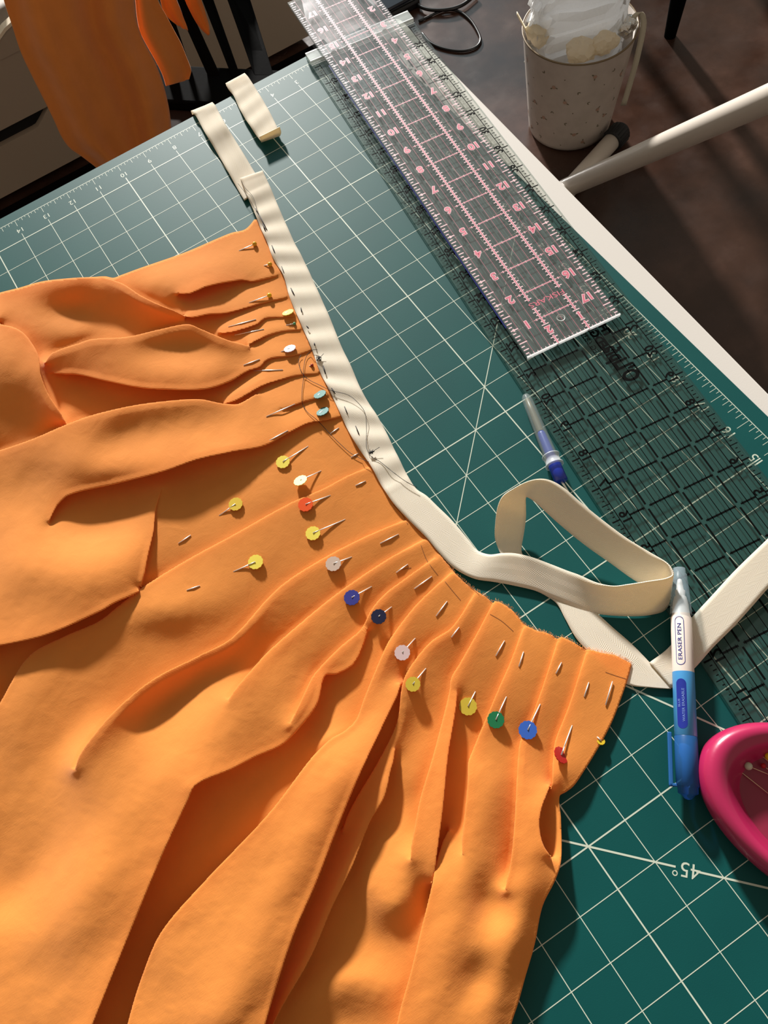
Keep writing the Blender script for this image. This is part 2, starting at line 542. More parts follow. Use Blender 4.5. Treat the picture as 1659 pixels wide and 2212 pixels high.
# ------------------------------------------------------------------ wide clear ruler with black print, turned over so its lip stands up
class Frame:
    """flat frame: n inches along, s inches across, z height (may rise along n)"""
    def __init__(self, o, e, n0, z0, slope=0.0):
        e = Vector((e[0], e[1], 0)).normalized()
        self.o = Vector((o[0] * IN, o[1] * IN, 0)); self.e = e
        self.r = Vector((e.y, -e.x, 0)); self.n0 = n0; self.z0 = z0; self.k = slope
    def __call__(self, s, n, dz=0.0):
        d = (n - self.n0) * IN
        v = self.o + self.e * d + self.r * (s * IN)
        v.z = self.z0 + self.k * d + dz
        return v

def fbar(mb, F, s0, n0, s1, n1, wd, dz=0.00005):
    a = F(s0, n0, dz); b = F(s1, n1, dz)
    t = (b - a).normalized(); sd = Vector((0, 0, 1)).cross(t).normalized() * wd / 2
    mb.quad(a - sd, b - sd, b + sd, a + sd)

def slab(F, s0, n0, s1, n1, z0, z1):
    """box faces split: top and bottom (clear) / long sides / ends"""
    c = [F(s0, n0), F(s1, n0), F(s1, n1), F(s0, n1)]
    lo = [v + Vector((0, 0, z0)) for v in c]; hi = [v + Vector((0, 0, z1)) for v in c]
    vs = lo + hi
    return vs, {'faces': [(3, 2, 1, 0), (4, 5, 6, 7)], 'long': [(1, 2, 6, 5), (3, 0, 4, 7)], 'end': [(0, 1, 5, 4), (2, 3, 7, 6)]}

def slab_obj(name, F, s0, n0, s1, n1, z0, z1, mats, parent):
    vs, fd = slab(F, s0, n0, s1, n1, z0, z1)
    fs = fd['faces'] + fd['long'] + fd['end']
    o = mesh_obj(name, vs, fs, mats, parent)
    for i, p in enumerate(o.data.polygons):
        p.material_index = 0 if i < 2 else (1 if i < 4 else 2)
    return o

FG = Frame((-4.2687, -16.3519), (0.1320, 0.9912), 20.0, 0.0)
rg = empty('quilting_ruler', FG(2, 20, 0.0004), 'wide clear ruler printed in black, lying flat on the green mat under the pink one', 'ruler')
slab_obj('ruler_body', FG, -0.05, 7.0, 4.05, 36.72, 0.0004, 0.0030, [MAT['acrylic'], MAT['acrylic_side'], MAT['acrylic_edge']], rg)
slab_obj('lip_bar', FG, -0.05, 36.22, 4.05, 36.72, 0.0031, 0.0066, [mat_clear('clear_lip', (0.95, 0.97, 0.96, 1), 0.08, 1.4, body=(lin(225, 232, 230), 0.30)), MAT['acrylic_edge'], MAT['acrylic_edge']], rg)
tag(rg.children[-1], 'raised clear bar with white highlight edges across the far end')
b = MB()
for k in range(2):       # white strips painting the highlight on the lip's edges
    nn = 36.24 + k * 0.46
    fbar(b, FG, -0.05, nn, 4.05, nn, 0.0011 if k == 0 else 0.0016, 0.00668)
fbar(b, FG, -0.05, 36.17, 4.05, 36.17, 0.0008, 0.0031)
b.build('bevel_highlight', mat_basic('bevel_highlight_white', lin(238, 242, 242), 0.25), rg)
b = MB(); ZT = 0.00306
for n8 in range(7 * 8, 36 * 8 + 1):
    n_ = n8 / 8
    L = 0.22 if n8 % 4 == 0 else (0.14 if n8 % 2 == 0 else 0.09)
    wd = 0.0011 if n8 % 8 == 0 else 0.0007
    if n8 % 8 == 0 or n8 % 4 == 0:
        fbar(b, FG, 0.0, n_, L, n_, wd, ZT); fbar(b, FG, 4.0 - L, n_, 4.0, n_, wd, ZT)
    else:
        fbar(b, FG, 0.08, n_, 0.08 + L * 0.7, n_, wd, ZT); fbar(b, FG, 3.92 - L * 0.7, n_, 3.92, n_, wd, ZT)
for s_ in (0.22, 0.5, 3.5, 3.78):
    fbar(b, FG, s_, 7.0, s_, 36.1, 0.00065, ZT)
for s4 in range(3, 14):
    s_ = s4 / 4
    if s4 % 4: fbar(b, FG, s_, 7.0, s_, 36.1, 0.00055, ZT)
for n_ in range(8, 36):
    for s_ in (1.0, 2.0, 3.0):
        if not (s_ in (2.0, 3.0) and n_ in ()):
            fbar(b, FG, s_, n_ + 0.07, s_, n_ + 0.93, 0.0013, ZT)
    for a0, a1 in ((0.5, 0.93), (1.07, 1.93), (2.07, 2.93), (3.07, 3.5)):
        if n_ in (20, 21) and a0 == 2.07: continue
        fbar(b, FG, a0, n_, a1, n_, 0.0013, ZT)
        q = math.ceil(a0 * 8) / 8
        while q < a1:
            fbar(b, FG, q, n_ - 0.06, q, n_ + 0.06, 0.00035, ZT)
            q += 0.125
tag(b.build('printed_grid', MAT['ink_black'], rg), kind='stuff')
for n_ in range(8, 36):
    numeral(rg, MAT['ink_black'], str(n_), 0.0092, FG(0.37, n_, ZT), FG.e, FG.r, 0.00025)
    numeral(rg, MAT['ink_black'], str(n_), 0.0092, FG(3.62, n_, ZT), FG.e, FG.r, 0.00025)
def at_text(s_, size, px, py, off=0.0, sq=1.0):
    numeral(rg, MAT['ink_black'], s_, size, P(px, py, ZT), FG.e, FG.r, off, sq, name='printed_word')
at_text("O'Lipfa", 0.0165, 1341, 784, 0.0006, 0.70)
at_text('THE', 0.0085, 1304, 709, 0.0004); at_text('EDGE', 0.0085, 1289, 728, 0.0004)
at_text('®', 0.0035, 1318, 737); at_text('REG 6838', 0.0058, 1276, 744)

# ------------------------------------------------------------------ narrower ruler with pink print on top
FP = Frame((-3.565, -15.04), (0.1256, 0.992), 0.0, 0.0033, 0.0034 / (15.3 * IN))
rp = empty('clear_ruler', FP(1.5, 1), 'narrow clear ruler with pink numerals lying on top of the black-printed ruler', 'ruler')
TP = 0.0024
slab_obj('ruler_body', FP, 0.0, 0.0, 3.0, 18.15, 0.0, TP, [MAT['acrylic_pink'], MAT['acrylic_side'], MAT['acrylic_edge']], rp)
b = MB(); fbar(b, FP, -0.012, 1.2, -0.012, 14.2, 0.0009, TP * 0.6)  # blue strip painting a reflection along the left edge
b.build('blue_reflection_line', MAT['blue_reflection'], rp)
b = MB()
fbar(b, FP, 0.0, 0.015, 3.0, 0.015, 0.0013, TP + 0.0001)  # white strip and end face paint the highlight on the near end
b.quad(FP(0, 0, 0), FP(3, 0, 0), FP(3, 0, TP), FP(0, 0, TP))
b.build('end_highlight', mat_basic('end_highlight_white', lin(240, 240, 242), 0.3), rp)
pale, pink = MB(), MB()
zt = TP + 0.00006
def pbar(s0, n0, s1, n1, wd, core=True):
    fbar(pale, FP, s0, n0, s1, n1, wd, zt)
    if core: fbar(pink, FP, s0, n0, s1, n1, wd * 0.42, zt + 0.00005)
def diamond(s_, n_, r=0.045):
    pale.add([FP(s_ - r, n_, zt), FP(s_, n_ - r, zt), FP(s_ + r, n_, zt), FP(s_, n_ + r, zt)], [(0, 1, 2, 3)])
for n8 in range(1, 18 * 8 + 1):
    n_ = n8 / 8
    L = 0.26 if n8 % 8 == 0 else (0.27 if n8 % 4 == 0 else (0.19 if n8 % 2 == 0 else 0.13))
    pbar(0.03, n_, L, n_, 0.0010, False); pbar(3 - L, n_, 2.97, n_, 0.0010, False)
    if n8 % 8 == 0:
        diamond(0.12, n_, 0.06); diamond(2.88, n_, 0.06)
    if not (3 < n8 < 5) and not n8 in (12, 13):
        L2 = 0.11 if n8 % 2 == 0 else 0.075
        pbar(1 - L2, n_, 1 + L2, n_, 0.0009, False); pbar(2 - L2, n_, 2 + L2, n_, 0.0009, False)
for s_ in (1.0, 2.0):
    pbar(s_, 0.0, s_, 0.32, 0.0016); pbar(s_, 0.78, s_, 1.36, 0.0016); pbar(s_, 1.68, s_, 17.3, 0.0016)
for n_ in range(1, 18):
    pbar(1.07, n_, 1.93, n_, 0.0011)
    for q in (1.0, 1.12, 1.375, 1.625, 1.88, 2.0): diamond(q, n_, 0.045)
    pbar(0.78, n_, 0.93, n_, 0.0007); diamond(0.86, n_)
    pbar(2.07, n_, 2.22, n_, 0.0007); diamond(2.14, n_)
for s8 in range(1, 24):
    pbar(s8 / 8, 0.0, s8 / 8, 0.11 if s8 % 2 == 0 else 0.08, 0.0006, False)
for s4 in range(1, 12):
    if s4 % 4:
        fbar(pink, FP, s4 / 4, 0.0, s4 / 4, 18.1, 0.00020, zt)
tag(pale.build('pale_print', MAT['ink_pale'], rp), kind='stuff')
tag(pink.build('pink_print', MAT['ink_pink'], rp), kind='stuff')
def ptext(t_, size, s_, n_, dx=0.0):
    o_ = numeral(rp, MAT['ink_pink'], t_, size, FP(s_, n_, zt + 0.00009), -FP.r, -FP.e, 0.0002)
    numeral(o_, MAT['ink_pale'], t_, size, FP(s_, n_, zt + 0.00003), -FP.r, -FP.e, 0.0007, name='numeral_outline')
for n_ in range(1, 18):
    ptext(str(n_), 0.0098, 0.55, n_)
    ptext(str(18 - n_), 0.0098, 2.50, n_)
for s_, l_ in ((1.0, '2'), (2.0, '1')):
    ptext(l_, 0.0088, s_, 0.55)
for s_, l_ in ((1.0, '1'), (2.0, '2')):
    ptext(l_, 0.0088, s_, 17.5)
numeral(rp, MAT['ink_pink'], 'FISKARS', 0.0066, FP(1.48, 1.52, zt), -FP.r, -FP.e, 0.0, 1.25, name='printed_word')
hb = MB()
def hx(v): return FP(1.49, 0.72) + FP.r * v.x + FP.e * v.y + Vector((0, 0, v.z))
hb.lathe([(0.0026, 0.0), (0.0026, TP + 0.0003), (0.0031, TP + 0.0003)], 24, hx)
hb.build('hanging_hole', MAT['acrylic_edge'], rp, True)

# ------------------------------------------------------------------ the pleated orange skirt
STEP = 2.5
XA, XB, YA, YB = -60.0, 1400.0, 440.0, 2296.0
NX = int((XB - XA) / STEP) + 1
NY = int((YB - YA) / STEP) + 1
TOPE = [(553,470,1.5),(530,495,2.2),(500,503,3),(470,515,4),(400,545,6),(300,580,8),(262,594,8),(245,600,9),(228,597,15),(205,598,19),(150,601,22),(90,608,21),(40,622,17),(0,632,14),(-60,650,14)]
WAIST = [(553,470,1.5),(563,493,2),(578,526,2.2),(590,558,2.2),(612,597,2.2),(625,640,2.2),(650,700,2.2),(672,752,2.2),(692,805,2.2),(715,850,2.2),(740,900,2.2),(765,948,2.2),(802,1006,2.2),(830,1052,2.2),(852,1088,2),(883,1122,2),(922,1163,2),(944,1190,2),(958,1208,2),(978,1232,2),(985,1240,2),(1008,1262,2),(1029,1277,2),(1048,1288,2),(1064,1302,2),(1071,1298,3.5),(1096,1310,3),(1118,1330,2.6),(1132,1348,2),(1160,1362,2),(1185,1368,2),(1204,1380,2),(1213,1376,3.2),(1240,1388,3),(1265,1404,2.2),(1272,1403,3.4),(1300,1410,3.2),(1330,1416,3),(1365,1434,2.6)]
RIGHT = [(1365,1434,2.6),(1352,1480,2.6),(1322,1560,3),(1290,1620,4),(1262,1665,5),(1240,1697,6),(1226,1708,6),(1209,1720,6),(1212,1770,6),(1212,1860,8),(1200,1900,9),(1172,1958,8),(1155,2040,7),(1135,2110,7),(1120,2165,7),(1105,2212,7),(1088,2296,7)]
# ridges and hollows: smooth height marks (mm)
SMOOTH = [
 [(400,560,5),(300,592,7)],
 [(592,545,3.5),(545,552,4.5),(500,560,6),(487,564,8),(425,572,12),(350,590,15),(300,606,15),(272,618,13)],
 [(480,525,3.5),(430,556,6)],
 [(622,640,3.5),(540,652,4),(487,670,6),(450,663,9),(400,647,12),(350,637,12),(322,634,11)],
 [(150,622,24),(90,634,21)],
 [(35,655,13),(60,682,16),(100,708,17),(150,722,16),(190,730,15)],
 [(110,665,8),(200,685,2),(300,697,1.5),(370,706,3)],
 [(400,683,10),(402,700,16)],
 [(585,760,2.5),(540,762,3),(480,762,7),(400,752,10),(320,760,14)],
 [(520,786,9),(470,797,14),(400,806,19),(320,800,20),(240,780,18)],
 [(611,800,4),(575,812,5),(540,825,7),(500,836,10),(430,848,11),(370,868,9)],
 [(205,850,1),(203,895,0.5)],[(300,860,2),(400,860,2)],[(150,860,7),(170,890,5)],
 [(600,890,4),(500,908,9),(400,925,12),(300,942,13),(210,960,15)],
 [(560,940,7),(450,968,16),(300,1010,21),(190,1015,22),(130,985,20)],
 [(-40,720,26),(0,765,27),(30,820,24)],[(0,900,12),(80,895,9)],[(85,770,9),(95,800,8)],
 [(60,1020,12),(40,1100,12),(0,1130,15)],
 [(110,1150,11),(160,1163,6),(230,1158,5),(290,1115,5),(310,1070,6)],
 [(20,1220,22),(150,1245,22),(250,1240,18),(290,1180,15)],
 [(100,1190,17),(180,1200,17),(260,1178,15)],
 [(620,1010,3),(560,1080,4),(420,1110,4),(380,1190,5)],
 [(290,1312,12),(330,1330,13),(390,1326,12),(450,1302,9),(520,1285,6)],
 [(310,1365,6),(370,1372,5),(440,1340,5)],
 [(130,1420,13),(60,1500,14),(20,1600,13)],
 [(400,1400,3),(300,1455,4),(220,1520,4),(150,1600,6),(110,1680,8)],
 [(700,1290,3.5),(560,1385,6),(430,1470,6),(340,1530,8),(300,1580,14)],
 [(540,1460,15),(450,1560,20),(370,1650,23),(300,1730,24),(200,1880,25),(100,2060,21),(0,2250,20)],
 [(150,1720,12),(90,1840,8),(0,1960,6)],[(0,1780,8),(-40,1900,5)],[(200,1600,17),(170,1640,15)],
 [(450,1745,3),(400,1860,3),(345,1950,3),(305,2040,3)],
 [(800,1560,16),(760,1650,23),(660,1830,27),(560,2010,27),(470,2230,27)],
 [(830,1650,9),(815,1700,10)],
 [(843,1649,6),(870,1670,8),(890,1705,8)],[(852,1690,2.5),(850,1740,2)],
 [(770,1845,4),(797,1885,8),(810,1935,12),(835,1968,15),(865,1960,16),(885,1925,15)],
 [(770,1930,2),(790,1990,2),(830,2035,3),(860,2060,4)],
 [(630,2140,8),(700,2130,10),(770,2117,11),(830,2140,10),(862,2165,8)],[(720,2060,3),(780,2080,3)],[(700,2210,2),(790,2200,3)],
 [(900,1560,3),(880,1600,3),(920,1530,3)],
 [(1060,1690,13),(1048,1780,14),(1020,1870,17),(985,1980,21),(960,2100,22),(930,2230,22)],
 [(1042,1900,10),(1055,1950,6),(1078,1990,7),(1088,1930,6)],
 [(1060,2055,15),(1080,2050,15)],[(1035,2085,9),(1045,2130,9)],
 [(1140,1740,14),(1140,1850,17),(1122,1950,18),(1090,2060,18),(1065,2180,17),(1050,2280,17)],
 [(1185,1760,1.5),(1183,1800,1.5)],[(1204,1740,7),(1208,1790,8)],[(1195,1900,11),(1160,1960,11)],
 [(1250,1660,9),(1215,1690,7)],[(1245,1560,5),(1290,1580,4)],
 [(1075,1560,5),(1060,1600,8)],[(1150,1530,4),(1120,1570,5)],
]
# folded edges: points (x, y, high mm, low mm); side tells on which side of travel the upper layer lies
EDGES = [
 ('R', [(215,597,16,14),(265,617,18,11),(300,640,19,8),(340,660,19,7),(372,673,17,6),(398,682,12,7)]),
 ('R', [(604,595,3.4,2),(570,603,3.8,1.8),(545,607,4,1.5),(520,603,6,1.3),(450,615,12,1),(410,631,14,3),(385,635,13,8)]),
 ('R', [(624,642,3.5,2),(561,656,4,1.8),(490,674,6,1.5),(450,676,9,1.5),(415,684,10,3),(400,685,10,6)]),
 ('R', [(642,685,3.4,2),(614,685,3.6,2),(575,687,4,2),(553,700,5,2),(515,712,6,2),(477,721,6,2)]),
 ('R', [(654,713,3.5,2),(614,715,3.6,2),(579,724,4.2,2),(557,733,5,2),(538,745,6,3)]),
 ('L', [(537,747,7,3),(505,742,10,3),(480,734,13,3),(430,713,17,4),(405,704,19,8),(350,714,21,3),(275,731,21,3),(200,736,21,4),(170,745,20,6),(115,765,19,9),(97,783,17,13)]),
 ('R', [(674,757,3.5,2),(635,768,3.8,2),(592,772,4.2,2),(575,778,4.5,2),(561,791,5,2),(533,800,7,1.5),(494,822,9,1),(440,838,14,1),(350,838,16,1),(300,834,16,1),(230,820,15,2),(165,806,14,5),(115,807,13,10)]),
 ('R', [(693,807,3.5,2),(648,810,3.8,2),(614,817,4.5,2),(570,830,6,2),(540,845,8,2),(510,862,8,2),(482,874,8,4)]),
 ('L', [(556,850,6,3),(515,875,8,3),(480,875,11,3),(430,866,15,3),(350,871,19,2),(280,881,20,1.5),(200,900,20,1.5),(140,922,20,4),(75,950,18,6),(0,976,16,6),(-60,990,15,8)]),
 ('R', [(713,854,3.5,2),(666,865,4,2),(637,874,4.5,2),(605,887,4.5,3)]),
 ('R', [(741,900,3.6,2),(700,907,4.5,1.8),(665,913,5,1.6),(620,935,6,1.6),(570,960,8,1.6),(500,973,14,1.6),(425,990,17,1.6),(350,1016,18,2),(250,1042,16,3),(150,1066,14,5),(122,1090,12,6),(105,1130,11,9)]),
 ('R', [(0,700,26,13),(40,716,26,13),(60,735,25,12),(80,770,25,9),(85,810,24,6),(100,850,21,4),(122,885,18,3),(145,918,16,5)]),
 ('L', [(800,1008,3.8,2),(750,1030,5,1.8),(700,1057,5.5,1.8),(625,1090,6,2),(500,1160,7,2.4),(400,1215,8,2.4),(302,1277,10,3),(260,1310,11,2),(215,1345,12,1),(140,1378,13,1),(65,1420,12,1),(0,1525,12,1),(-40,1590,12,2)]),
 ('R', [(302,1277,12,4),(250,1298,16,3),(215,1318,18,1.5),(100,1368,20,1),(0,1391,20,1),(-60,1400,20,1)]),
 ('R', [(352,1050,7,6),(336,1100,8,6),(330,1150,9,6),(318,1200,10,6),(306,1262,11,6)]),
 ('L', [(883,1122,3.6,2),(866,1128,4,1.8),(790,1161,5.5,1.8),(700,1208,7,2),(602,1274,10,2.4),(502,1381,15,2),(430,1420,18,2.5),(330,1472,21,3),(251,1537,24,4),(205,1590,24,10),(175,1632,22,16),(160,1665,20,19)]),
 ('L', [(921,1163,3.6,2),(834,1212,5,1.8),(740,1277,8,2),(689,1317,9,2.5),(588,1404,15,3),(545,1450,17,5),(490,1515,18,17)]),
 ('L', [(942,1203,3.6,2),(866,1259,6,1.8),(834,1284,7,1.8),(805,1319,9,1.8),(783,1360,9,3),(740,1397,10,4),(689,1449,12,4.5),(675,1469,13,6),(646,1527,14,10),(622,1570,13,13)]),
 ('R', [(795,1362,8,5),(765,1430,8,4),(730,1452,9,3),(700,1458,11,2),(682,1520,12,2),(645,1570,11,2),(608,1606,10,2),(555,1630,12,2),(500,1658,17,2),(422,1693,24,2),(402,1730,24,2),(346,1850,25,2),(271,2030,25,2),(200,2205,24,2),(165,2296,24,2)]),
 ('L', [(979,1234,3.6,2),(906,1302,6,1.8),(848,1378,9,2),(834,1404,11,2.2),(809,1462,13,3),(790,1509,14,3),(772,1556,14,3.5),(747,1581,14,6),(715,1600,15,8),(674,1641,18,4),(600,1739,21,3),(548,1798,22,2),(450,1900,21,2),(352,2014,19,2),(310,2110,17,3),(281,2205,16,3),(262,2296,16,3)]),
 ('R', [(866,1480,11,6),(822,1571,17,2),(772,1677,21,2),(725,1790,22,3),(678,1911,23,4),(635,2009,24,4),(600,2111,24,5),(570,2212,24,5),(548,2296,24,5)]),
 ('L', [(1027,1280,3.6,2),(978,1356,6,1.8),(936,1386,8,1.8),(902,1424,9,2),(875,1470,11,2.5),(860,1563,11,2),(822,1643,11,2),(772,1727,10,2),(740,1790,8,4)]),
 ('R', [(855,1615,10,8),(848,1640,11,5),(840,1668,12,3),(832,1706,13,2),(824,1728,13,2),(796,1774,13,2),(757,1872,14,2),(718,1950,15,2),(667,2068,16,2),(600,2186,16,2),(550,2296,15,2)]),
 ('L', [(1067,1300,3.8,2),(1037,1360,6,1.8),(995,1436,8,2),(978,1466,9,2.2),(974,1495,10,2.5),(953,1580,12,2.5),(936,1643,14,3),(911,1727,15,4),(897,1800,16,6),(886,1860,16,15)]),
 ('R', [(988,1500,9,6),(975,1570,12,4),(964,1640,14,2.5),(953,1751,16,1.5),(940,1850,17,1.5),(934,1905,15,2)]),
 ('L', [(968,1795,10,2),(946,1864,14,1.5),(936,1915,18,3),(913,2009,20,6),(890,2103,20,6),(866,2190,20,6),(845,2296,20,6)]),
 ('L', [(1132,1352,3.8,2),(1105,1428,5,1.8),(1080,1487,7,2),(1050,1559,8,2.2),(1021,1630,10,2),(1015,1647,11,2),(1014,1685,12,2),(1009,1743,13,3),(1003,1800,14,6),(998,1850,15,14)]),
 ('L', [(1206,1381,3.8,2),(1177,1474,5,1.8),(1147,1559,7,2),(1128,1600,9,2.4),(1124,1622,10,3),(1120,1680,12,4),(1115,1774,14,4),(1105,1872,14,4),(1090,1925,15,14)]),
 ('L', [(1267,1407,3.8,2),(1232,1521,5.5,1.8),(1202,1601,7,2),(1198,1635,8,2),(1196,1685,9,2),(1189,1703,9,3)]),
 ('R', [(1188,1700,8,4),(1170,1735,13,2),(1162,1780,15,1.5),(1170,1825,15,1.5),(1188,1848,14,4)]),
]
def dense(pts, st=1.0):
    p = np.array(pts, float)
    L = np.sum(np.linalg.norm(np.diff(p[:, :2], axis=0), axis=1))
    return rs_poly(pts, max(8, int(L / st)))

val = np.zeros((NY, NX)); cnt = np.zeros((NY, NX))
def stamp(pts, w=1.0):
    ix = np.round((pts[:, 0] - XA) / STEP).astype(int); iy = np.round((pts[:, 1] - YA) / STEP).astype(int)
    ok = (ix >= 0) & (ix < NX) & (iy >= 0) & (iy < NY)
    ok2 = ~near[iy[ok], ix[ok]]
    yy_, xx_ = iy[ok][ok2], ix[ok][ok2]
    np.add.at(val, (yy_, xx_), pts[ok, 2][ok2] * w); np.add.at(cnt, (yy_, xx_), w)
# nearest folded edge for every grid point close to one: distance, side, heights
ED = np.full((NY, NX), 99.0); EH = np.zeros((NY, NX)); EL = np.zeros((NY, NX)); EA = np.zeros((NY, NX))
ESIDE = np.zeros((NY, NX)); ENX = np.zeros((NY, NX)); ENY = np.zeros((NY, NX))
REACH = 9.0
for side, pts in EDGES:
    d = dense(pts)
    t = np.gradient(d[:, :2], axis=0); t /= np.linalg.norm(t, axis=1)[:, None] + 1e-9
    k_ = np.ones(9) / 9
    for c_ in (0, 1): t[:, c_] = np.convolve(np.pad(t[:, c_], 4, mode='edge'), k_, 'valid')
    t /= np.linalg.norm(t, axis=1)[:, None] + 1e-9
    rt = np.stack([-t[:, 1], t[:, 0]], 1) * (1 if side == 'R' else -1)
    n_ = len(d); tp = np.minimum(1, np.minimum(np.arange(n_), np.arange(n_)[::-1]) / 25.0)
    for m_i in range(n_):
        x, y, hi, lo = d[m_i]
        i0, i1 = int((x - REACH - XA) / STEP), int((x + REACH - XA) / STEP) + 2
        j0, j1 = int((y - REACH - YA) / STEP), int((y + REACH - YA) / STEP) + 2
        i0, i1, j0, j1 = max(i0, 0), min(i1, NX), max(j0, 0), min(j1, NY)
        if i0 >= i1 or j0 >= j1: continue
        gx = XA + np.arange(i0, i1) * STEP - x; gy = (YA + np.arange(j0, j1) * STEP - y)[:, None]
        dist = np.hypot(gx, gy)
        along = np.abs(gx * t[m_i, 0] + gy * t[m_i, 1])
        if m_i in (0, n_ - 1): dist = dist + along * 2.0
        sub = ED[j0:j1, i0:i1]
        w_ = dist < sub
        if not w_.any(): continue
        sub[w_] = dist[w_]
        EH[j0:j1, i0:i1][w_] = hi; EL[j0:j1, i0:i1][w_] = lo; EA[j0:j1, i0:i1][w_] = tp[m_i]
        ESIDE[j0:j1, i0:i1][w_] = np.sign(gx * rt[m_i, 0] + gy * rt[m_i, 1] + 1e-6)[w_]
        ENX[j0:j1, i0:i1][w_] = rt[m_i, 0]; ENY[j0:j1, i0:i1][w_] = rt[m_i, 1]
near = ED < 4.2
val[near] = np.where(ESIDE > 0, EH, EL)[near]; cnt[near] = 1
for pts in SMOOTH: stamp(dense(pts))
for pts in (TOPE, WAIST, RIGHT): stamp(dense(pts))
stamp(dense([(-60,650,14),(-60,700,26),(-60,980,15),(-60,1100,12),(-60,1400,20),(-60,1590,12),(-60,2296,20)]))
fixed = cnt > 0
val[fixed] /= cnt[fixed]

def solve(val, fixed, z, iters):
    for _ in range(iters):
        zp = np.pad(z, 1, mode='edge')
        zn = 0.25 * (zp[:-2, 1:-1] + zp[2:, 1:-1] + zp[1:-1, :-2] + zp[1:-1, 2:])
        z = np.where(fixed, val, zn)
    return z
levels = [(val, fixed)]
while min(levels[-1][0].shape) > 24:
    v, f = levels[-1]
    h, w = (v.shape[0] + 1) // 2 * 2, (v.shape[1] + 1) // 2 * 2
    vp = np.zeros((h, w)); fp = np.zeros((h, w))
    vp[:v.shape[0], :v.shape[1]] = np.where(f, v, 0); fp[:v.shape[0], :v.shape[1]] = f
    vs_ = vp.reshape(h//2, 2, w//2, 2).sum((1, 3)); fs_ = fp.reshape(h//2, 2, w//2, 2).sum((1, 3))
    levels.append((np.where(fs_ > 0, vs_ / np.maximum(fs_, 1), 0), fs_ > 0))
z = np.full(levels[-1][0].shape, 6.0)
for v, f in levels[::-1]:
    if z.shape != v.shape:
        z = np.repeat(np.repeat(z, 2, 0), 2, 1)[:v.shape[0], :v.shape[1]]
    z = solve(v, f, z, 260)
# round the ridges without softening the folded edges
hold = near
zh = z.copy()
def diffuse(z, n, K=None, keep=None):
    for it in range(n):
        zp = np.pad(z, 1, mode='edge')
        acc = np.zeros_like(z)
        for dz in (zp[:-2, 1:-1] - z, zp[2:, 1:-1] - z, zp[1:-1, :-2] - z, zp[1:-1, 2:] - z):
            acc += dz if K is None else dz * np.exp(-(dz / K) ** 2)
        z = z + 0.22 * acc
        if keep is not None: z = np.where(keep, zh, z)
    return z
z = diffuse(z, 170, None, hold)
z = diffuse(z, 10, 1.3)
def vnoise(cell, seed, ang=0.0, stretch=1.0):
    r = np.random.default_rng(seed)
    yy, xx = np.mgrid[0:NY, 0:NX] * STEP
    c, s = math.cos(ang), math.sin(ang)
    u = (xx * c + yy * s) / (cell * stretch) + 50; v = (-xx * s + yy * c) / cell + 50
    G = r.standard_normal((200, 200))
    iu = np.floor(u).astype(int); iv = np.floor(v).astype(int)
    fu = u - iu; fv = v - iv
    fu = fu * fu * (3 - 2 * fu); fv = fv * fv * (3 - 2 * fv)
    g = lambda a, b_: G[a % 200, b_ % 200]
    return (g(iv, iu) * (1 - fu) + g(iv, iu + 1) * fu) * (1 - fv) + (g(iv + 1, iu) * (1 - fu) + g(iv + 1, iu + 1) * fu) * fv
wr = 0.30 * vnoise(55, 1, 2.4, 1.8) + 0.07 * vnoise(22, 2, 2.2, 1.6) + 0.025 * vnoise(12, 3, 0.3, 1.4) + 0.9 * vnoise(120, 5, 2.3, 1.6)
yy, xx = np.mgrid[0:NY, 0:NX]
amp = np.clip(z / 9.0, 0.35, 1.1)
Z = np.maximum(z + wr * amp, 0.8) * 0.001

def cloth_z(px, py):
    x = (px - XA) / STEP; y = (py - YA) / STEP
    i = int(np.clip(x, 0, NX - 2)); j = int(np.clip(y, 0, NY - 2))
    a, b_ = x - i, y - j
    return float((Z[j, i] * (1-a) + Z[j, i+1] * a) * (1-b_) + (Z[j+1, i] * (1-a) + Z[j+1, i+1] * a) * b_)

def edge_jit(pts, a):
    d = rs_poly(pts, 420)
    t = np.gradient(d[:, :2], axis=0); t /= np.linalg.norm(t, axis=1)[:, None] + 1e-9
    j = nrng.standard_normal(len(d)) * a
    d[:, 0] -= t[:, 1] * j; d[:, 1] += t[:, 0] * j
    return d[:, :2]
poly = np.vstack([dense(TOPE, 3)[::-1][:, :2], edge_jit(WAIST, 0.35), dense(RIGHT, 3)[:, :2], [(XA, 2293.0)]])
# inside test (even-odd), vectorised by scanline
inside = np.zeros((NY, NX), bool)
xs = XA + np.arange(NX) * STEP
pa, pb = poly, np.roll(poly, -1, axis=0)
for j in range(NY):
    y = YA + j * STEP + 0.01
    c = (pa[:, 1] <= y) != (pb[:, 1] <= y)
    xc = pa[c, 0] + (y - pa[c, 1]) / (pb[c, 1] - pa[c, 1]) * (pb[c, 0] - pa[c, 0])
    inside[j] = (np.searchsorted(np.sort(xc), xs) % 2) == 1
GX, GY = np.meshgrid(xs, YA + np.arange(NY) * STEP)
q = inside[:-1, :-1] & inside[1:, :-1] & inside[:-1, 1:] & inside[1:, 1:]
use = np.zeros((NY, NX), bool)
use[:-1, :-1] |= q; use[1:, :-1] |= q; use[:-1, 1:] |= q; use[1:, 1:] |= q
qc = np.zeros((NY, NX), int)
qc[:-1, :-1] += q; qc[1:, :-1] += q; qc[:-1, 1:] += q; qc[1:, 1:] += q
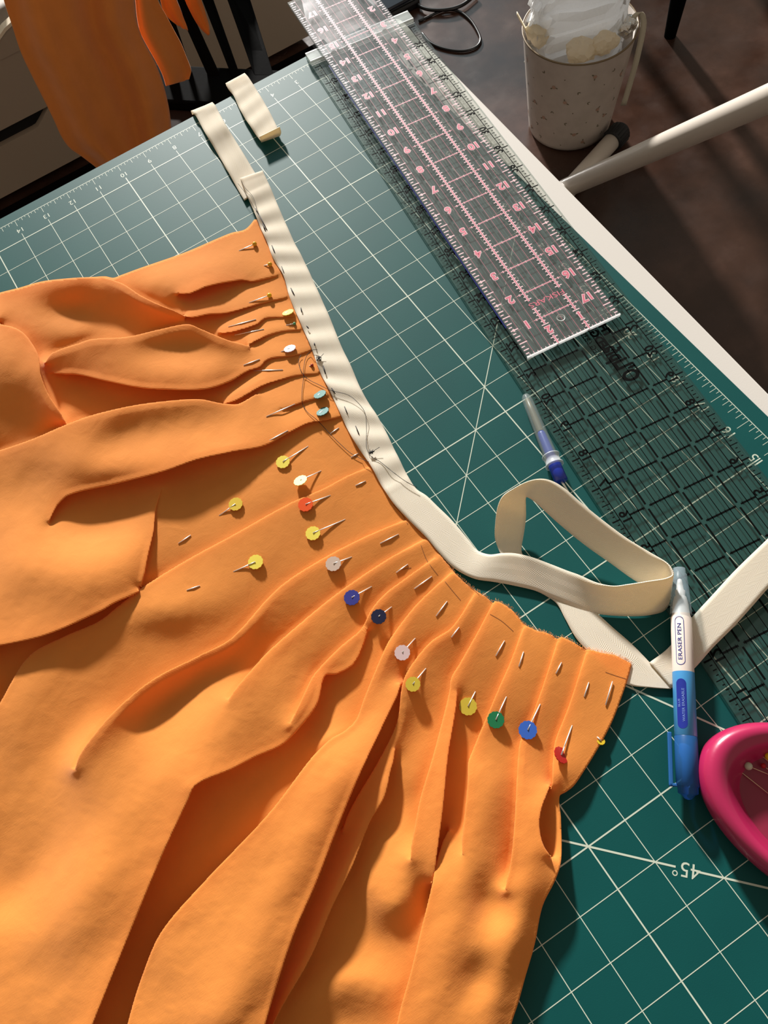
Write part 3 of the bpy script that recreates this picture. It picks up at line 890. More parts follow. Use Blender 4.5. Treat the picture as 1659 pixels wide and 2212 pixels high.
# layers really overlap at a fold: the upper lip reaches over, the lower layer runs on underneath
AMT = np.clip((EH - EL) * 0.55, 0.0, 3.6) * EA
R_ = REACH
tt_ = np.clip(ED / R_, 0, 1)
newd = -AMT + (R_ + AMT) * tt_ ** 2.5
shift = np.where(ED < R_, newd - ED, 0.0) * np.where(AMT > 0.15, 1, 0)
GX = GX + ENX * ESIDE * shift
GY = GY + ENY * ESIDE * shift
Z = Z - np.where((ESIDE > 0) & (ED < 5), 0.0005 * (1 - ED / 5) ** 2 * np.clip((EH - EL) / 6, 0, 1), 0)
border = use & (qc < 4)
bj, bi = np.nonzero(border)
for j, i in zip(bj, bi):      # pull rim vertices onto the drawn outline
    p = np.array([GX[j, i], GY[j, i]])
    ab = pb - pa
    tt = np.clip(((p - pa) * ab).sum(1) / ((ab ** 2).sum(1) + 1e-9), 0, 1)
    c = pa + ab * tt[:, None]
    d2 = ((c - p) ** 2).sum(1); k = int(np.argmin(d2))
    if d2[k] < 40: GX[j, i], GY[j, i] = c[k]
vid = -np.ones((NY, NX), int)
vid[use] = np.arange(use.sum())
px = GX[use]; py = GY[use]; pz = Z[use]
D = np.stack([(px - 829.5) / FPX, (py - 1106) / FPX, np.ones_like(px)], 1) @ RW
S = (pz - CAMPOS[2]) / D[:, 2]
V = CAMPOS + D * S[:, None]
jj, ii = np.nonzero(q)
F = np.stack([vid[jj, ii], vid[jj + 1, ii], vid[jj + 1, ii + 1], vid[jj, ii + 1]], 1)
# turned-under rim: boundary edges dropped to the mat
E1 = np.concatenate([F[:, [0, 1]], F[:, [1, 2]], F[:, [2, 3]], F[:, [3, 0]]])
key = np.sort(E1, 1); key = key[:, 0].astype(np.int64) * (len(V) + 1) + key[:, 1]
u_, inv, c_ = np.unique(key, return_inverse=True, return_counts=True)
be = E1[c_[inv] == 1]
bv = np.unique(be)
mpb = {int(a): len(V) + k for k, a in enumerate(bv)}
Vb = V[bv].copy(); Vb[:, 2] = 0.0003
V = np.vstack([V, Vb])
RF = np.array([(b0, a0, mpb[int(a0)], mpb[int(b0)]) for a0, b0 in be])
F = np.vstack([F, RF])
me = bpy.data.meshes.new('pleated_skirt')
me.vertices.add(len(V)); me.vertices.foreach_set('co', V.ravel())
me.loops.add(len(F) * 4); me.loops.foreach_set('vertex_index', F.ravel().astype(np.int32))
me.polygons.add(len(F)); me.polygons.foreach_set('loop_start', np.arange(0, len(F) * 4, 4, dtype=np.int32))
me.update(calc_edges=True); me.validate()
me.materials.append(MAT['orange'])
me.shade_smooth()
skirt = empty('pleated_skirt', P(700, 1500, 0), 'bright orange cotton skirt with pinned pleats spread over the cutting mat', 'skirt')
so = bpy.data.objects.new('fabric', me); COL.objects.link(so)
so.parent = skirt; so.matrix_parent_inverse = skirt.matrix_basis.inverted()

def on_cloth(px, py, dz=0.0004):
    return P(px, py, cloth_z(px, py) + dz)
def smooth_path(pts, n=24):
    return [tuple(v) for v in rs_poly([(x, y, 0) for x, y in pts], n)]
# faint marking-pen seam line along the waist
for seg in ([(1059,1327),(1084,1342),(1109,1364)], [(1308,1452),(1331,1460),(1354,1467)], [(908,1174),(922,1210),(946,1243)], [(961,1256),(978,1277),(995,1297)], [(850,1090),(868,1110),(881,1133)], [(1010,1262),(1035,1285)], [(860,1232),(888,1226)]):
    pm = MB()
    pts = [on_cloth(x, y, 0.0001) for x, y, _ in smooth_path(seg, 14)]
    for a, b_ in zip(pts[:-1], pts[1:]):
        t_ = (b_ - a).normalized(); sd = t_.cross(Vector((0, 0, 1))).normalized() * 0.00022
        pm.quad(a - sd, b_ - sd, b_ + sd, a + sd)
    pm.build('seam_marking', MAT['pencil'], skirt)
fr = MB()
wd = rs_poly(WAIST, 900)
for k in range(int(900 * 0.52), 898):
    x, y = wd[k, 0], wd[k, 1]
    if rnd.random() < 0.75:
        dx, dy = wd[k+1, 0] - wd[k-1, 0], wd[k+1, 1] - wd[k-1, 1]
        L = math.hypot(dx, dy) + 1e-6
        nx, ny = dy / L, -dx / L
        ln = rnd.uniform(2, 6.5); sk = rnd.uniform(-4, 4)
        z0 = cloth_z(x, y) 
        a = P(x - nx * 2, y - ny * 2, z0 + 0.0001)
        c = P(x + nx * ln * 0.5 + sk * 0.2, y + ny * ln * 0.5, z0 - 0.0002)
        e_ = P(x + nx * ln + sk * dx / L, y + ny * ln + sk * dy / L, max(0.0004, z0 - rnd.uniform(0.0004, 0.0012)))
        fr.tube([a, c, e_], 0.00009, 3, False)
tag(fr.build('frayed_edge', MAT['fray'], skirt), kind='stuff')

# ------------------------------------------------------------------ cream twill tapes
def ribbon(name, A, B, n=160, mat=None, parent=None, th=0.0009, wave=0.0, wl=9.0, ph=0.0, m=8, conv=None, width=0.0225):
    a = rs_poly(A, n); b = rs_poly(B, n)
    vs, uv = [], []
    L = 0.0; prev = None
    for i in range(n):
        pa_ = P(a[i, 0], a[i, 1], a[i, 2] / 1000); pb_ = P(b[i, 0], b[i, 1], b[i, 2] / 1000)
        c = (pa_ + pb_) / 2
        if prev is not None: L += (c - prev).length
        prev = c
        for k in range(m + 1):
            t = k / m
            v = pa_.lerp(pb_, t)
            if wave:
                v.z += wave * (math.sin(L / wl * 1000 * 2 * math.pi / 2.54 + ph + t * 0.9) * (1 - 0.5 * t))
            vs.append(v); uv.append((t, L / width))
    fs = [(i*(m+1)+k, i*(m+1)+k+1, (i+1)*(m+1)+k+1, (i+1)*(m+1)+k) for i in range(n-1) for k in range(m)]
    o = mesh_obj(name, vs, fs, mat or MAT['twill'], parent, True, uv)
    md = o.modifiers.new('thickness', 'SOLIDIFY'); md.thickness = th; md.offset = 0
    return o

# short tape end over the far edge
t1 = empty('twill_tape', P(540, 230, 0), 'short separate cream tape end with turned-up tip near mat numeral 4', 'tape')
ribbon('band', [(490,187,-3),(488,182,1.5),(492,190,3),(504,206,2.5),(520,240,4),(542,275,5.5),(563,305,5)],
               [(532,163,-3),(529,159,1.5),(536,166,3),(545,180,2.5),(567,215,4),(584,245,5.5),(600,277,6)], 90, None, t1, wave=0.0005)
ribbon('turned_end', [(560,296,9.5),(563,304,5),(564,307,2.2)], [(604,274,9.5),(607,285,5),(605,293,2.2)], 14, None, t1)
t2 = empty('twill_tape', P(470, 330, 0), "cream twill strap from the far mat edge to beneath the long tape fold", 'tape')
ribbon('band', [(415,247,-3),(413,241,1.5),(418,246,3.5),(424,252,3.5),(443,287,5),(463,320,3),(489,365,2.4),(511,404,2),(528,434,1.6)],
               [(465,230,-3),(459,222,1.5),(465,228,3.5),(472,241,3.5),(487,269,5.5),(504,296,3.5),(530,339,2.4),(550,372,2),(570,405,1.6)], 120, None, t2, wave=0.0006, wl=16)

TW = empty('twill_tape', P(900, 1050, 0), 'long cream herringbone twill tape basted along the skirt waist, looping under the eraser pen', 'tape')
LA = [(520,390,2.2),(518.5,386,5.6),(524,398,6),(532,419,5.4),(539,435,5),(552,465,4.8),(563,493,4.6),(578,526,4.6),(589,556,4.6),(612,595,4.4),(625,640,4.6),(650,700,4.4),(672,750,4.6),(692,805,4.4),(715,850,4.6),(738,900,4.4),(760,945,4.6),(800,1005,4.5),(825,1050,4.5),(850,1087,4.2),(881,1121,3.8),(922,1162,3.4),(946,1191,3),(975,1222,2.4),(1000,1239,2.2),(1028,1251,2.2),(1067,1257,2.2),(1110,1265,2.2),(1163,1278,2.0),(1190,1290,1.6),(1220,1302,1.4),(1275,1323,1.0),(1339,1330,0.9),(1403,1328,0.9),(1435,1318,0.9),(1446,1300,1.2),(1449,1286,2),(1445,1276,3),(1428,1280,3),(1405,1272,3.5),(1366,1250,4),(1320,1217,5.5),(1266,1179,8),(1215,1138,12),(1180,1107,16),(1156,1085,19.5),(1143,1076,21),(1137,1074,20.5),(1136,1078,19),(1136,1095,14.5),(1136,1118,9.5),(1131,1156,4),(1127,1180,1.5),(1128,1196,0.9),(1160,1232,0.8),(1205,1275,0.8),(1240,1290,0.9),(1289,1325,1.2),(1325,1357,1.5),(1362,1389,1.5),(1403,1431,1.6),(1430,1462,1.6),(1450,1485,1.6)]
LB = [(569,372,2.2),(567.5,369,5.8),(572,379,6),(580,396,5.2),(588,414,4.6),(602,448,4),(617,482,3.6),(637,526,3.4),(653,556,3.2),(670,592,3),(690,636,3.2),(714,690,3),(736,745,3.2),(760,795,3),(780,842,3.2),(800,876,3),(821,909,3.2),(859,985,3.2),(878,1023,3),(899,1056,3),(921,1071,3),(946,1095,2.8),(971,1119,2.6),(990,1140,2.4),(1014,1169,2.4),(1031,1189,3),(1057,1198,5),(1085,1195,7),(1110,1195,8),(1147,1203,8),(1188,1218,8),(1226,1233,9),(1248,1241,10),(1289,1259,13),(1325,1266,16),(1360,1262,19),(1405,1255,21),(1440,1249,22),(1454,1241,22.5),(1450,1228,22.5),(1440,1216,22),(1403,1193,20),(1357,1165,19.5),(1302,1124,20),(1252,1083,22),(1220,1055,24),(1193,1039,25.5),(1170,1034,26.5),(1142,1039,26.5),(1110,1055,24.5),(1087,1071,22),(1076,1092,16.5),(1070,1129,9.5),(1069,1161,4),(1075,1182,1.5),(1090,1212,0.9),(1130,1262,0.8),(1174,1284,0.8),(1202,1303,0.9),(1220,1335,1.2),(1243,1376,1.4),(1266,1403,1.5),(1320,1455,1.5),(1357,1479,1.5),(1403,1485,1.6),(1449,1488,1.6)]
def arc_sync(A, B, cut):
    """sample both edges between matching station indexes"""
    outA, outB = [], []
    a = np.array(A, float); b = np.array(B, float)
    return a, b
# matching stations for the two edges: (index in LA, index in LB)
st = [(0,0),(1,1),(2,2),(3,3),(5,5),(8,8),(12,12),(15,16),(17,17),(19,19),(21,22),(24,25),(26,27),(29,29),(31,32),(33,36),(35,38),(36,39),(37,40),(40,41),(41,42),(42,43),(43,44),(44,45),(45,46),(46,47),(47,48),(48,49),(49,50),(50,51),(51,52),(52,53),(53,54),(54,55),(56,57),(57,59),(60,61),(62,65)]
def dens_idx(Pts, i0, i1, n):
    full = rs_full[id(Pts)]
    k0, k1 = full[1][i0], full[1][i1]
    t = np.linspace(k0, k1, n, endpoint=False)
    return np.stack([np.interp(t, np.arange(len(full[0])), full[0][:, c]) for c in range(3)], 1)
rs_full = {}
for Pts in (LA, LB):
    p = np.array(Pts, float); sub = 12; out = []
    for i in range(len(p) - 1):
        p0, p1, p2, p3 = p[max(i-1, 0)], p[i], p[i+1], p[min(i+2, len(p)-1)]
        d01 = max(1e-6, np.linalg.norm((p1-p0)[:2]))**0.5; d12 = max(1e-6, np.linalg.norm((p2-p1)[:2]))**0.5; d23 = max(1e-6, np.linalg.norm((p3-p2)[:2]))**0.5
        m1 = (p2-p1) if i == 0 else ((p1-p0)/d01 - (p2-p0)/(d01+d12) + (p2-p1)/d12) * d12
        m2 = (p2-p1) if i == len(p)-2 else ((p2-p1)/d12 - (p3-p1)/(d12+d23) + (p3-p2)/d23) * d12
        for s_ in range(sub):
            t = s_ / sub
            out.append((2*t**3-3*t**2+1)*p1 + (t**3-2*t**2+t)*m1 + (-2*t**3+3*t**2)*p2 + (t**3-t**2)*m2)
    out.append(p[-1])
    rs_full[id(Pts)] = (np.array(out), [i * sub for i in range(len(p))])
RA, RB = [], []
for (a0, b0), (a1, b1) in zip(st[:-1], st[1:]):
    n = max(4, int(6 * max(a1 - a0, b1 - b0)))
    RA.append(dens_idx(LA, a0, a1, n)); RB.append(dens_idx(LB, b0, b1, n))
RA = np.vstack(RA + [np.array(LA[-1:], float)]); RB = np.vstack(RB + [np.array(LB[-1:], float)])
vs, uv = [], []; L = 0.0; prev = None; m = 8; n = len(RA)
for i in range(n):
    a = P(RA[i, 0], RA[i, 1], RA[i, 2] / 1000); b = P(RB[i, 0], RB[i, 1], RB[i, 2] / 1000)
    c = (a + b) / 2
    if prev is not None: L += (c - prev).length
    prev = c
    env = 1.0 if 0.02 < L < 0.33 else 0.0
    for k in range(m + 1):
        t = k / m
        v = a.lerp(b, t)
        v.z += env * 0.0009 * math.sin(L * 2 * math.pi / 0.0235 + 0.6) * (1 - 0.35 * t)
        vs.append(v); uv.append((t, L / 0.0225))
fs = [(i*(m+1)+k, i*(m+1)+k+1, (i+1)*(m+1)+k+1, (i+1)*(m+1)+k) for i in range(n-1) for k in range(m)]
o = mesh_obj('band', vs, fs, MAT['twill'], TW, True, uv)
md = o.modifiers.new('thickness', 'SOLIDIFY'); md.thickness = 0.0008; md.offset = 0
ribbon('return_band', [(1403,1431,2.6),(1444,1399,3.2),(1490,1339,4.8),(1540,1284,5.2),(1586,1234,5.6),(1659,1163,7),(1725,1098,7)],
                      [(1451,1486,2.6),(1497,1447,3.2),(1540,1399,4.4),(1586,1353,5),(1623,1312,5.4),(1659,1271,6),(1755,1170,7)], 90, None, TW)

# black basting stitches in the tape
def tape_z(px, py):
    best = min(range(len(RA)), key=lambda i: (RA[i, 0] - px) ** 2 + (RA[i, 1] - py) ** 2)
    return RA[best, 2] / 1000 + 0.0014
STI = [((552,450),(559,463),.00045),((558,461),(577,497),.00045),((567,483),(574,500),.0005),((587,530),(594,547),.00045),((608,575),(614,591),.00033),((628,622),(636,638),.00045),((650,665),(652,675),.0005),((662,704),(667,710),.0005),((679,741),(680,747),.0005),((698,790),(703,808),.0005),((716,838),(724,851),.00045),((744,878),(751,895),.00036),((768,920),(776,939),.0004)]
for (a, b_, r) in STI:
    mx_ = ((a[0]+b_[0])/2, (a[1]+b_[1])/2)
    z_ = tape_z(*mx_)
    m_ = MB(); m_.tube([P(*a, z_ - 0.0004), P(*mx_, z_ + 0.0003), P(*b_, z_ - 0.0004)], [r*0.7, r, r*0.7], 6)
    m_.build('stitch', MAT['thread'], TW, True)
for (x, y), tail in (((690,774),(699,764)), ((804,976),(820,966))):
    z_ = tape_z(x, y) + 0.0004
    m_ = MB()
    for q in range(9):
        pts = [P(x + rnd.uniform(-7, 5) , y + rnd.uniform(-6, 6), z_ + rnd.uniform(-0.0003, 0.0008)) for _ in range(4)]
        m_.tube(pts, 0.00024, 5)
    m_.tube([P(x, y, z_), P(*tail, z_ + 0.001)], 0.0002, 5)
    m_.build('knot', MAT['thread'], TW, True)

def thread(name, pts, zf, r, label):
    d = rs_poly([(x, y, 0) for x, y in pts], 70)
    m_ = MB(); m_.tube([P(x, y, zf(x, y)) for x, y, _ in d], r, 5)
    return tag(m_.build(name, MAT['thread'], None, True), label, 'thread')
def on_any(x, y):
    i = min(range(len(RA)), key=lambda i: ((RA[i, 0]+RB[i, 0])/2 - x) ** 2 + ((RA[i, 1]+RB[i, 1])/2 - y) ** 2)
    d = math.hypot((RA[i, 0]+RB[i, 0])/2 - x, (RA[i, 1]+RB[i, 1])/2 - y)
    if d < 38: return 0.0058
    return cloth_z(x, y) + 0.0012
s5 = 5.267
cv = lambda L_: [(620 + x / s5, 700 + y / s5) for x, y in L_]
thread('sewing_thread', cv([(345,292),(290,295),(220,370),(190,500),(190,600),(172,760),(175,900),(230,1000),(340,1090),(490,1250),(600,1360),(740,1480),(930,1570)]), on_any, 0.00019, 'loose black thread tail curving over the orange pleats left of the tape')
thread('sewing_thread', cv([(160,350),(130,430),(180,570),(260,640),(340,680),(500,755),(700,810),(830,920),(890,1020),(905,1200),(905,1400),(950,1500),(1050,1560),(1200,1680),(1350,1790),(1480,1860)]), on_any, 0.00019, 'loose black thread crossing from the pleats onto the middle of the long tape')
s4_ = 5.397
cv4 = lambda L_: [(400 + x / s4_, 150 + y / s4_) for x, y in L_]
thread('sewing_thread', cv4([(615,1330),(700,1440),(775,1560),(830,1660),(860,1700)]), lambda x, y: 0.0072, 0.00016, 'thin black thread tail on the tape edge beside its folded far end')
thread('sewing_thread', cv4([(650,1290),(690,1370),(780,1470),(820,1560),(835,1640),(858,1700)]), lambda x, y: 0.0074, 0.00016, 'thin black thread tail curving inward from the folded far end of the tape')

# ------------------------------------------------------------------ dressmaking pins
HEADC = {}
def headmat(name, rgb):
    if name not in HEADC: HEADC[name] = mat_basic('pin_head_' + name, lin(*rgb), 0.35, transl=(lin(*rgb), 0.2))
    return HEADC[name]
def flower_geo(c, nrm, r, petals=12):
    nrm = nrm.normalized(); a = nrm.orthogonal().normalized(); b = nrm.cross(a)
    N = petals * 4; top, bot = [], []
    for k in range(N):
        th = 2 * math.pi * k / N
        rr = r * (0.93 + 0.07 * abs(math.cos(th * petals / 2)) ** 0.5)
        d = a * math.cos(th) * rr + b * math.sin(th) * rr
        top.append(c + d + nrm * 0.0003); bot.append(c + d - nrm * 0.0003)
    vs = top + bot
    fs = [tuple(range(N)), tuple(range(2*N-1, N-1, -1))] + [(k, N + k, N + (k+1) % N, (k+1) % N) for k in range(N)]
    # raised stem boss
    o = len(vs)
    return vs, fs
def sphere_geo(c, r, n=14, m=9):
    vs = [c + Vector((r*math.sin(math.pi*j/m)*math.cos(2*math.pi*i/n), r*math.sin(math.pi*j/m)*math.sin(2*math.pi*i/n), r*math.cos(math.pi*j/m))) for j in range(m+1) for i in range(n)]
    fs = [(j*n+i, (j+1)*n+i, (j+1)*n+(i+1)%n, j*n+(i+1)%n) for j in range(m) for i in range(n)]
    return vs, fs
def make_pin(kind, hx_, hy_, sx, sy, tip, cname, rgb, label, group, r=None, tilt=(0.0, 0.0), lift=0.0014, zf=cloth_z, sr=0.00040):
    zc = zf(hx_, hy_); zs = zf(sx, sy)
    if kind == 'flower': zc = max([zf(hx_ + ox, hy_ + oy) - 0.0006 for ox, oy in ((8,0),(-8,0),(0,8),(0,-8),(10,-8),(-10,-8))] + [zc])
    hc = P(hx_, hy_, zc + lift)
    o = empty('flower_head_pin' if kind == 'flower' else 'ball_head_pin', P(hx_, hy_, zc), label, 'pin', group)
    if kind == 'flower':
        sv = (P(sx, sy, zs) - hc)
        nrm = Vector((tilt[0], tilt[1], 1.0))
        vs, fs = flower_geo(hc, nrm, r or 0.0050)
        h = mesh_obj('pin_head', vs, fs, headmat(cname, rgb), o)
        st_ = MB(); e0 = P(sx, sy, zs + 0.0001)
        dirv = (e0 - hc).normalized()
        up = nrm.normalized() * 0.00055
        st_.tube([hc + up * 0.9, hc + up * 0.9 + dirv * (r or 0.0050) * 1.0], [0.0003, 0.0003], 6)
        st_.build('head_stem', MAT['steel'], h, True)
    else:
        rr = r or 0.0019
        vs, fs = sphere_geo(P(hx_, hy_, zc + rr * 0.9), rr)
        h = mesh_obj('pin_head', vs, fs, headmat(cname, rgb), o, True)
        hc = P(hx_, hy_, zc + rr * 0.9)
    sh = MB()
    e0 = P(sx, sy, zs - 0.0002)
    mid = hc.lerp(e0, 0.5); mid.z = max(mid.z, zf((hx_+sx)/2, (hy_+sy)/2) + 0.0006)
    st0 = hc + Vector((0, 0, 0.0005 if kind == 'flower' else 0))
    sh.tube([st0, mid, e0], sr, 6)
    sh.build('shaft', MAT['steel'], o, True)
    if tip:
        (ax, ay), (bx, by) = tip
        za, zb = zf(ax, ay), zf(bx, by)
        t_ = MB()
        mxx, myy = (ax+bx)/2, (ay+by)/2
        t_.tube([P(ax, ay, za + 0.0002), P(mxx, myy, max((za+zb)/2, zf(mxx, myy)) + 0.00045), P(bx, by, zb + 0.0002)], [sr, sr, sr * 0.8], 6)
        t_.build('shaft_tip', MAT['steel'], o, True)
    return o
GF, GB = 'flat flower-head pins in the skirt pleats', 'ball-head pins at the far end of the skirt'
Y_ = (240, 222, 92); OY = (205, 180, 60)
make_pin('ball', 550,527, 516,542, None, 'amber', (222,176,40), 'yellow ball-head pin nearest the top corner of the skirt', GB)
make_pin('ball', 583,571, 570,574, None, 'amber', (222,176,40), 'yellow ball-head pin with hidden shaft, second along the tape from the top corner', GB)
make_pin('ball', 582,638, 538,654, None, 'lemon', (236,200,40), 'yellow ball-head pin above the first flat yellow flower head', GB)
make_pin('flower', 622,675, 613,679, ((553,690),(493,706)), 'yellow', Y_, 'yellow flower-head pin touching the tape, its steel shaft showing to the left', GF, 0.0046, (0.1,0.5))
make_pin('ball', 636,699, 618,703, ((570,711),(507,724)), 'green_glass', (96,170,120), 'tiny green glass-head pin beside the tape below the first flat yellow head', GB, 0.0012)
make_pin('flower', 626,753, 607,760, ((561,776),(526,789)), 'white', (236,226,240), 'bright white flower-head pin near the tape knot', GF, 0.0046, (0.1,0.4))
make_pin('ball', 674,789, 668,791, ((611,799),(548,801)), 'red_glass', (170,50,24), 'tiny dark red glass-head pin between tape and thread loop', GB, 0.0012)
make_pin('flower', 691,852, 684,857, ((637,873),(575,900)), 'teal', (40,118,112), 'teal flower-head pin, upper one of the two beside the tape', GF, 0.0048, (0.0,0.5))
make_pin('flower', 697,889, 687,896, ((622,930),(570,958)), 'teal', (40,118,112), 'teal flower-head pin, lower one of the two beside the tape', GF, 0.0048, (0.0,0.5))
make_pin('flower', 611,998, 666,964, ((713,937),(732,924)), 'yellow', Y_, 'yellow flower-head pin just below the two teal heads', GF, 0.0050)
make_pin('flower', 649,1038, 694,1017, ((758,988),(774,979.5)), 'pale_yellow', (250,240,150), 'pale yellow sunlit flower-head pin above the orange-red one', GF, 0.0050, (0.0,0.45), 0.004)
make_pin('flower', 509,1089, 473,1114, ((412,1156),(385,1174)), 'yellow_shade', (226,196,70), 'yellow flower-head pin pointing left, farthest left on the pleats', GF, 0.0050)
make_pin('flower', 660,1090, 714,1070, ((768,1049),(790,1039)), 'orange_red', (232,84,20), 'orange-red flower-head pin on a pleat edge', GF, 0.0052)
make_pin('flower', 676,1152, 746,1122, None, 'yellow', Y_, 'yellow flower-head pin with long bright shaft below the orange-red one', GF, 0.0051)
make_pin('flower', 552,1214, 504,1235, ((432,1265),(403,1275)), 'yellow', Y_, 'yellow flower-head pin pointing left in the wide middle pleat', GF, 0.0052)
make_pin('flower', 720,1218, 760,1203, ((821,1174),(861,1154)), 'grey_white', (206,184,168), 'greyish white flower-head pin on the pleat above the blue one', GF, 0.0052)
make_pin('flower', 760,1291, 803,1267, ((856,1237),(881,1219)), 'violet_blue', (56,58,140), 'violet-blue flower-head pin above the navy one', GF, 0.0052)
make_pin('flower', 818,1332, 846,1311, ((895,1272),(933,1245)), 'navy', (22,26,58), 'very dark navy, nearly black flower-head pin on a pleat', GF, 0.0049)
make_pin('flower', 869,1410, 897,1379, ((942,1331),(966,1299)), 'lilac', (214,188,186), 'pale lilac flower-head pin between the navy and olive ones', GF, 0.0049)
make_pin('flower', 892,1478, 920,1444, ((975,1377),(992,1355)), 'olive', OY, 'olive yellow flower-head pin tucked against a pleat edge', GF, 0.0046)
make_pin('flower', 1011,1526, 1027,1494, ((1071,1417),(1090,1384)), 'olive', OY, 'olive yellow flower-head pin left of the green one', GF, 0.0054)
make_pin('flower', 1071,1555, 1094,1505, ((1121,1440),(1131,1408)), 'green', (28,118,74), 'dark green flower-head pin between olive yellow and bright blue ones', GF, 0.0050)
make_pin('flower', 1140,1577, 1167,1521, ((1201,1455),(1213,1431)), 'blue', (58,104,196), 'bright blue flower-head pin near the right end of the waist', GF, 0.0054)
make_pin('flower', 1212,1631, 1236,1567, ((1262,1505),(1272,1474)), 'red', (196,42,34), 'red flower-head pin seen half edge-on in the last pleat', GF, 0.0050, (0.9,-0.15))
hp = make_pin('flower', 1298,1601, 1290,1592, ((1308,1523),(1323,1472)), 'yellow_under', (206,178,40), 'yellow flower-head pin peeking from under the right edge of the skirt', GF, 0.0024, (0.3, 0.2), 0.0, zf=lambda x, y: cloth_z(min(x, 1285), y) * (0.3 if x > 1295 and y > 1590 else 1))

# ------------------------------------------------------------------ seam ripper
def axis_frame(a, b):
    t = (b - a).normalized(); s_ = t.cross(Vector((0, 0, 1))).normalized(); u_ = s_.cross(t)
    return lambda v: a + s_ * v.x + u_ * v.y + t * v.z
a = P(1134, 852, 0.0045); b = P(1213, 1041, 0.0075)
Lr = (b - a).length
fx = axis_frame(a, b)
sr_ = empty('seam_ripper', P(1175, 950, 0.0), 'small seam ripper with clear cap and cobalt blue handle beside the black-printed ruler', 'seam ripper')
def prof(L_, pts): return [(r, z * L_) for r, z in pts]
mb = MB(); mb.lathe(prof(Lr, [(0.0002,0.0),(0.0020,0.01),(0.0031,0.035),(0.0037,0.1),(0.0042,0.4),(0.0047,0.70),(0.0049,0.76)]), 28, fx)
mb.build('clear_cap', MAT['ripper_cap'], sr_, True)
mb = MB(); mb.lathe(prof(Lr, [(0.0052,0.705),(0.0060,0.712),(0.0060,0.722),(0.0052,0.73),(0.0052,0.80),(0.0062,0.808),(0.0062,0.825),(0.0050,0.828)]), 28, fx)
mb.build('cap_collar', MAT['ripper_rim'], sr_, True)
mb = MB(); mb.lathe(prof(Lr, [(0.0001,0.44),(0.0022,0.445),(0.0028,0.47),(0.0033,0.70),(0.0042,0.80),(0.0044,0.83),(0.0045,0.99),(0.0036,1.0),(0.0001,1.001)]), 20, fx)
mb.build('handle', MAT['ripper_blue'], sr_, True)
mb = MB(); mb.lathe(prof(Lr, [(0.0001,0.05),(0.0016,0.06),(0.0022,0.2),(0.0024,0.44)]), 16, fx)
tag(mb.build('blade_guard', mat_basic('smoky_brown_core', lin(120, 108, 84), 0.4), sr_, True), 'smoky brown hollow inside the cap')
mb = MB(); mb.tube([b, P(1217, 1046, 0.0075), P(1228, 1062, 0.006)], [0.0009, 0.0008, 0.0005], 8)
mb.build('shaft', MAT['steel'], sr_, True)

# ------------------------------------------------------------------ eraser pen
a = P(1467, 1226, 0.0125); b = P(1487, 1727, 0.0085)
Lp = (b - a).length
fx = axis_frame(a, b)
ep = empty('eraser_pen', P(1480, 1500, 0), 'white and blue eraser marking pen lying across the tape beside the magenta pin dish', 'pen')
yt = lambda y: (P(1467 + 20 * (y - 1226) / 501, y, 0.0125 - 0.004 * (y - 1226) / 501) - a).length
R0 = 0.0061
mb = MB(); mb.lathe([(0.0001,yt(1250)),(0.0012,yt(1252)),(0.0018,yt(1262)),(0.0022,yt(1274)),(0.0030,yt(1276)),(0.0028,yt(1287)),(0.0035,yt(1290)),(0.0043,yt(1300)),(R0*0.86,yt(1330)),(R0*0.99,yt(1336)),(R0,yt(1453))], 40, fx)
mb.build('barrel', MAT['pen_white'], ep, True)
mb = MB(); mb.lathe([(0.0001,yt(1223)),(0.0035,yt(1224)),(0.0037,yt(1239)),(0.0044,yt(1241)),(0.0049,yt(1262)),(0.0058,yt(1300)),(0.0062,yt(1326)),(0.0063,yt(1328))], 40, fx)
mb.build('clear_cap', MAT['pen_cap_clear'], ep, True)
mb = MB(); mb.lathe([(R0*1.01,yt(1453)),(R0*1.015,yt(1454)),(R0*1.015,yt(1590)),(R0*0.98,yt(1591))], 40, fx)
mb.build('blue_sleeve', MAT['pen_blue'], ep, True)
mb = MB(); mb.lathe([(R0*0.97,yt(1590)),(R0*1.03,yt(1592)),(R0*1.04,yt(1640)),(R0*1.02,yt(1698)),(R0*0.9,yt(1700)),(R0*0.88,yt(1714)),(0.0036,yt(1718)),(0.0018,yt(1726)),(0.0001,yt(1728))], 40, fx)
capo = mb.build('blue_cap', MAT['pen_cap'], ep, True)
mb = MB(); mb.lathe([(R0*0.55,yt(1595)),(R0*0.72,yt(1625)),(R0*0.45,yt(1640)),(R0*0.5,yt(1690)),(0.0001,yt(1700))], 24, fx)
mb.build('inner_nib', mat_basic('pale_blue_inner', lin(96, 150, 200), 0.5), ep, True)
mb = MB()
def fxb(p): return fx(p)
z0_, z1_ = yt(1584), yt(1702)
mb.box((0.0078, -0.0014, z0_), (0.0100, 0.0010, z1_), fxb)
mb.box((0.0045, -0.0014, z1_ - 0.0018), (0.0100, 0.0010, z1_), fxb)
bevel(mb.build('clip', mat_basic('blue_clip_plastic', lin(48, 112, 180), 0.35, transl=(lin(60,130,200), 0.3)), capo), 0.0005, 2)
# printing wrapped on the barrel
def wrap(mbx, pts2, faces, ang0, zc, R_):
    """pts2 (along, around) metres -> barrel surface; along is measured towards the cap end"""
    vs = []
    for al, ar in pts2:
        th = ang0 + ar / R_
        vs.append(fx(Vector((R_ * math.sin(th), R_ * math.cos(th), zc - al))))
    mbx.add(vs, faces)
A0 = 0.42
mb = MB(); vs_, fs_ = text_geo('ERASER PEN', 0.0032)
wrap(mb, [(x * 1.28, y) for x, y in vs_], fs_, A0, yt(1390), R0 * 1.02)
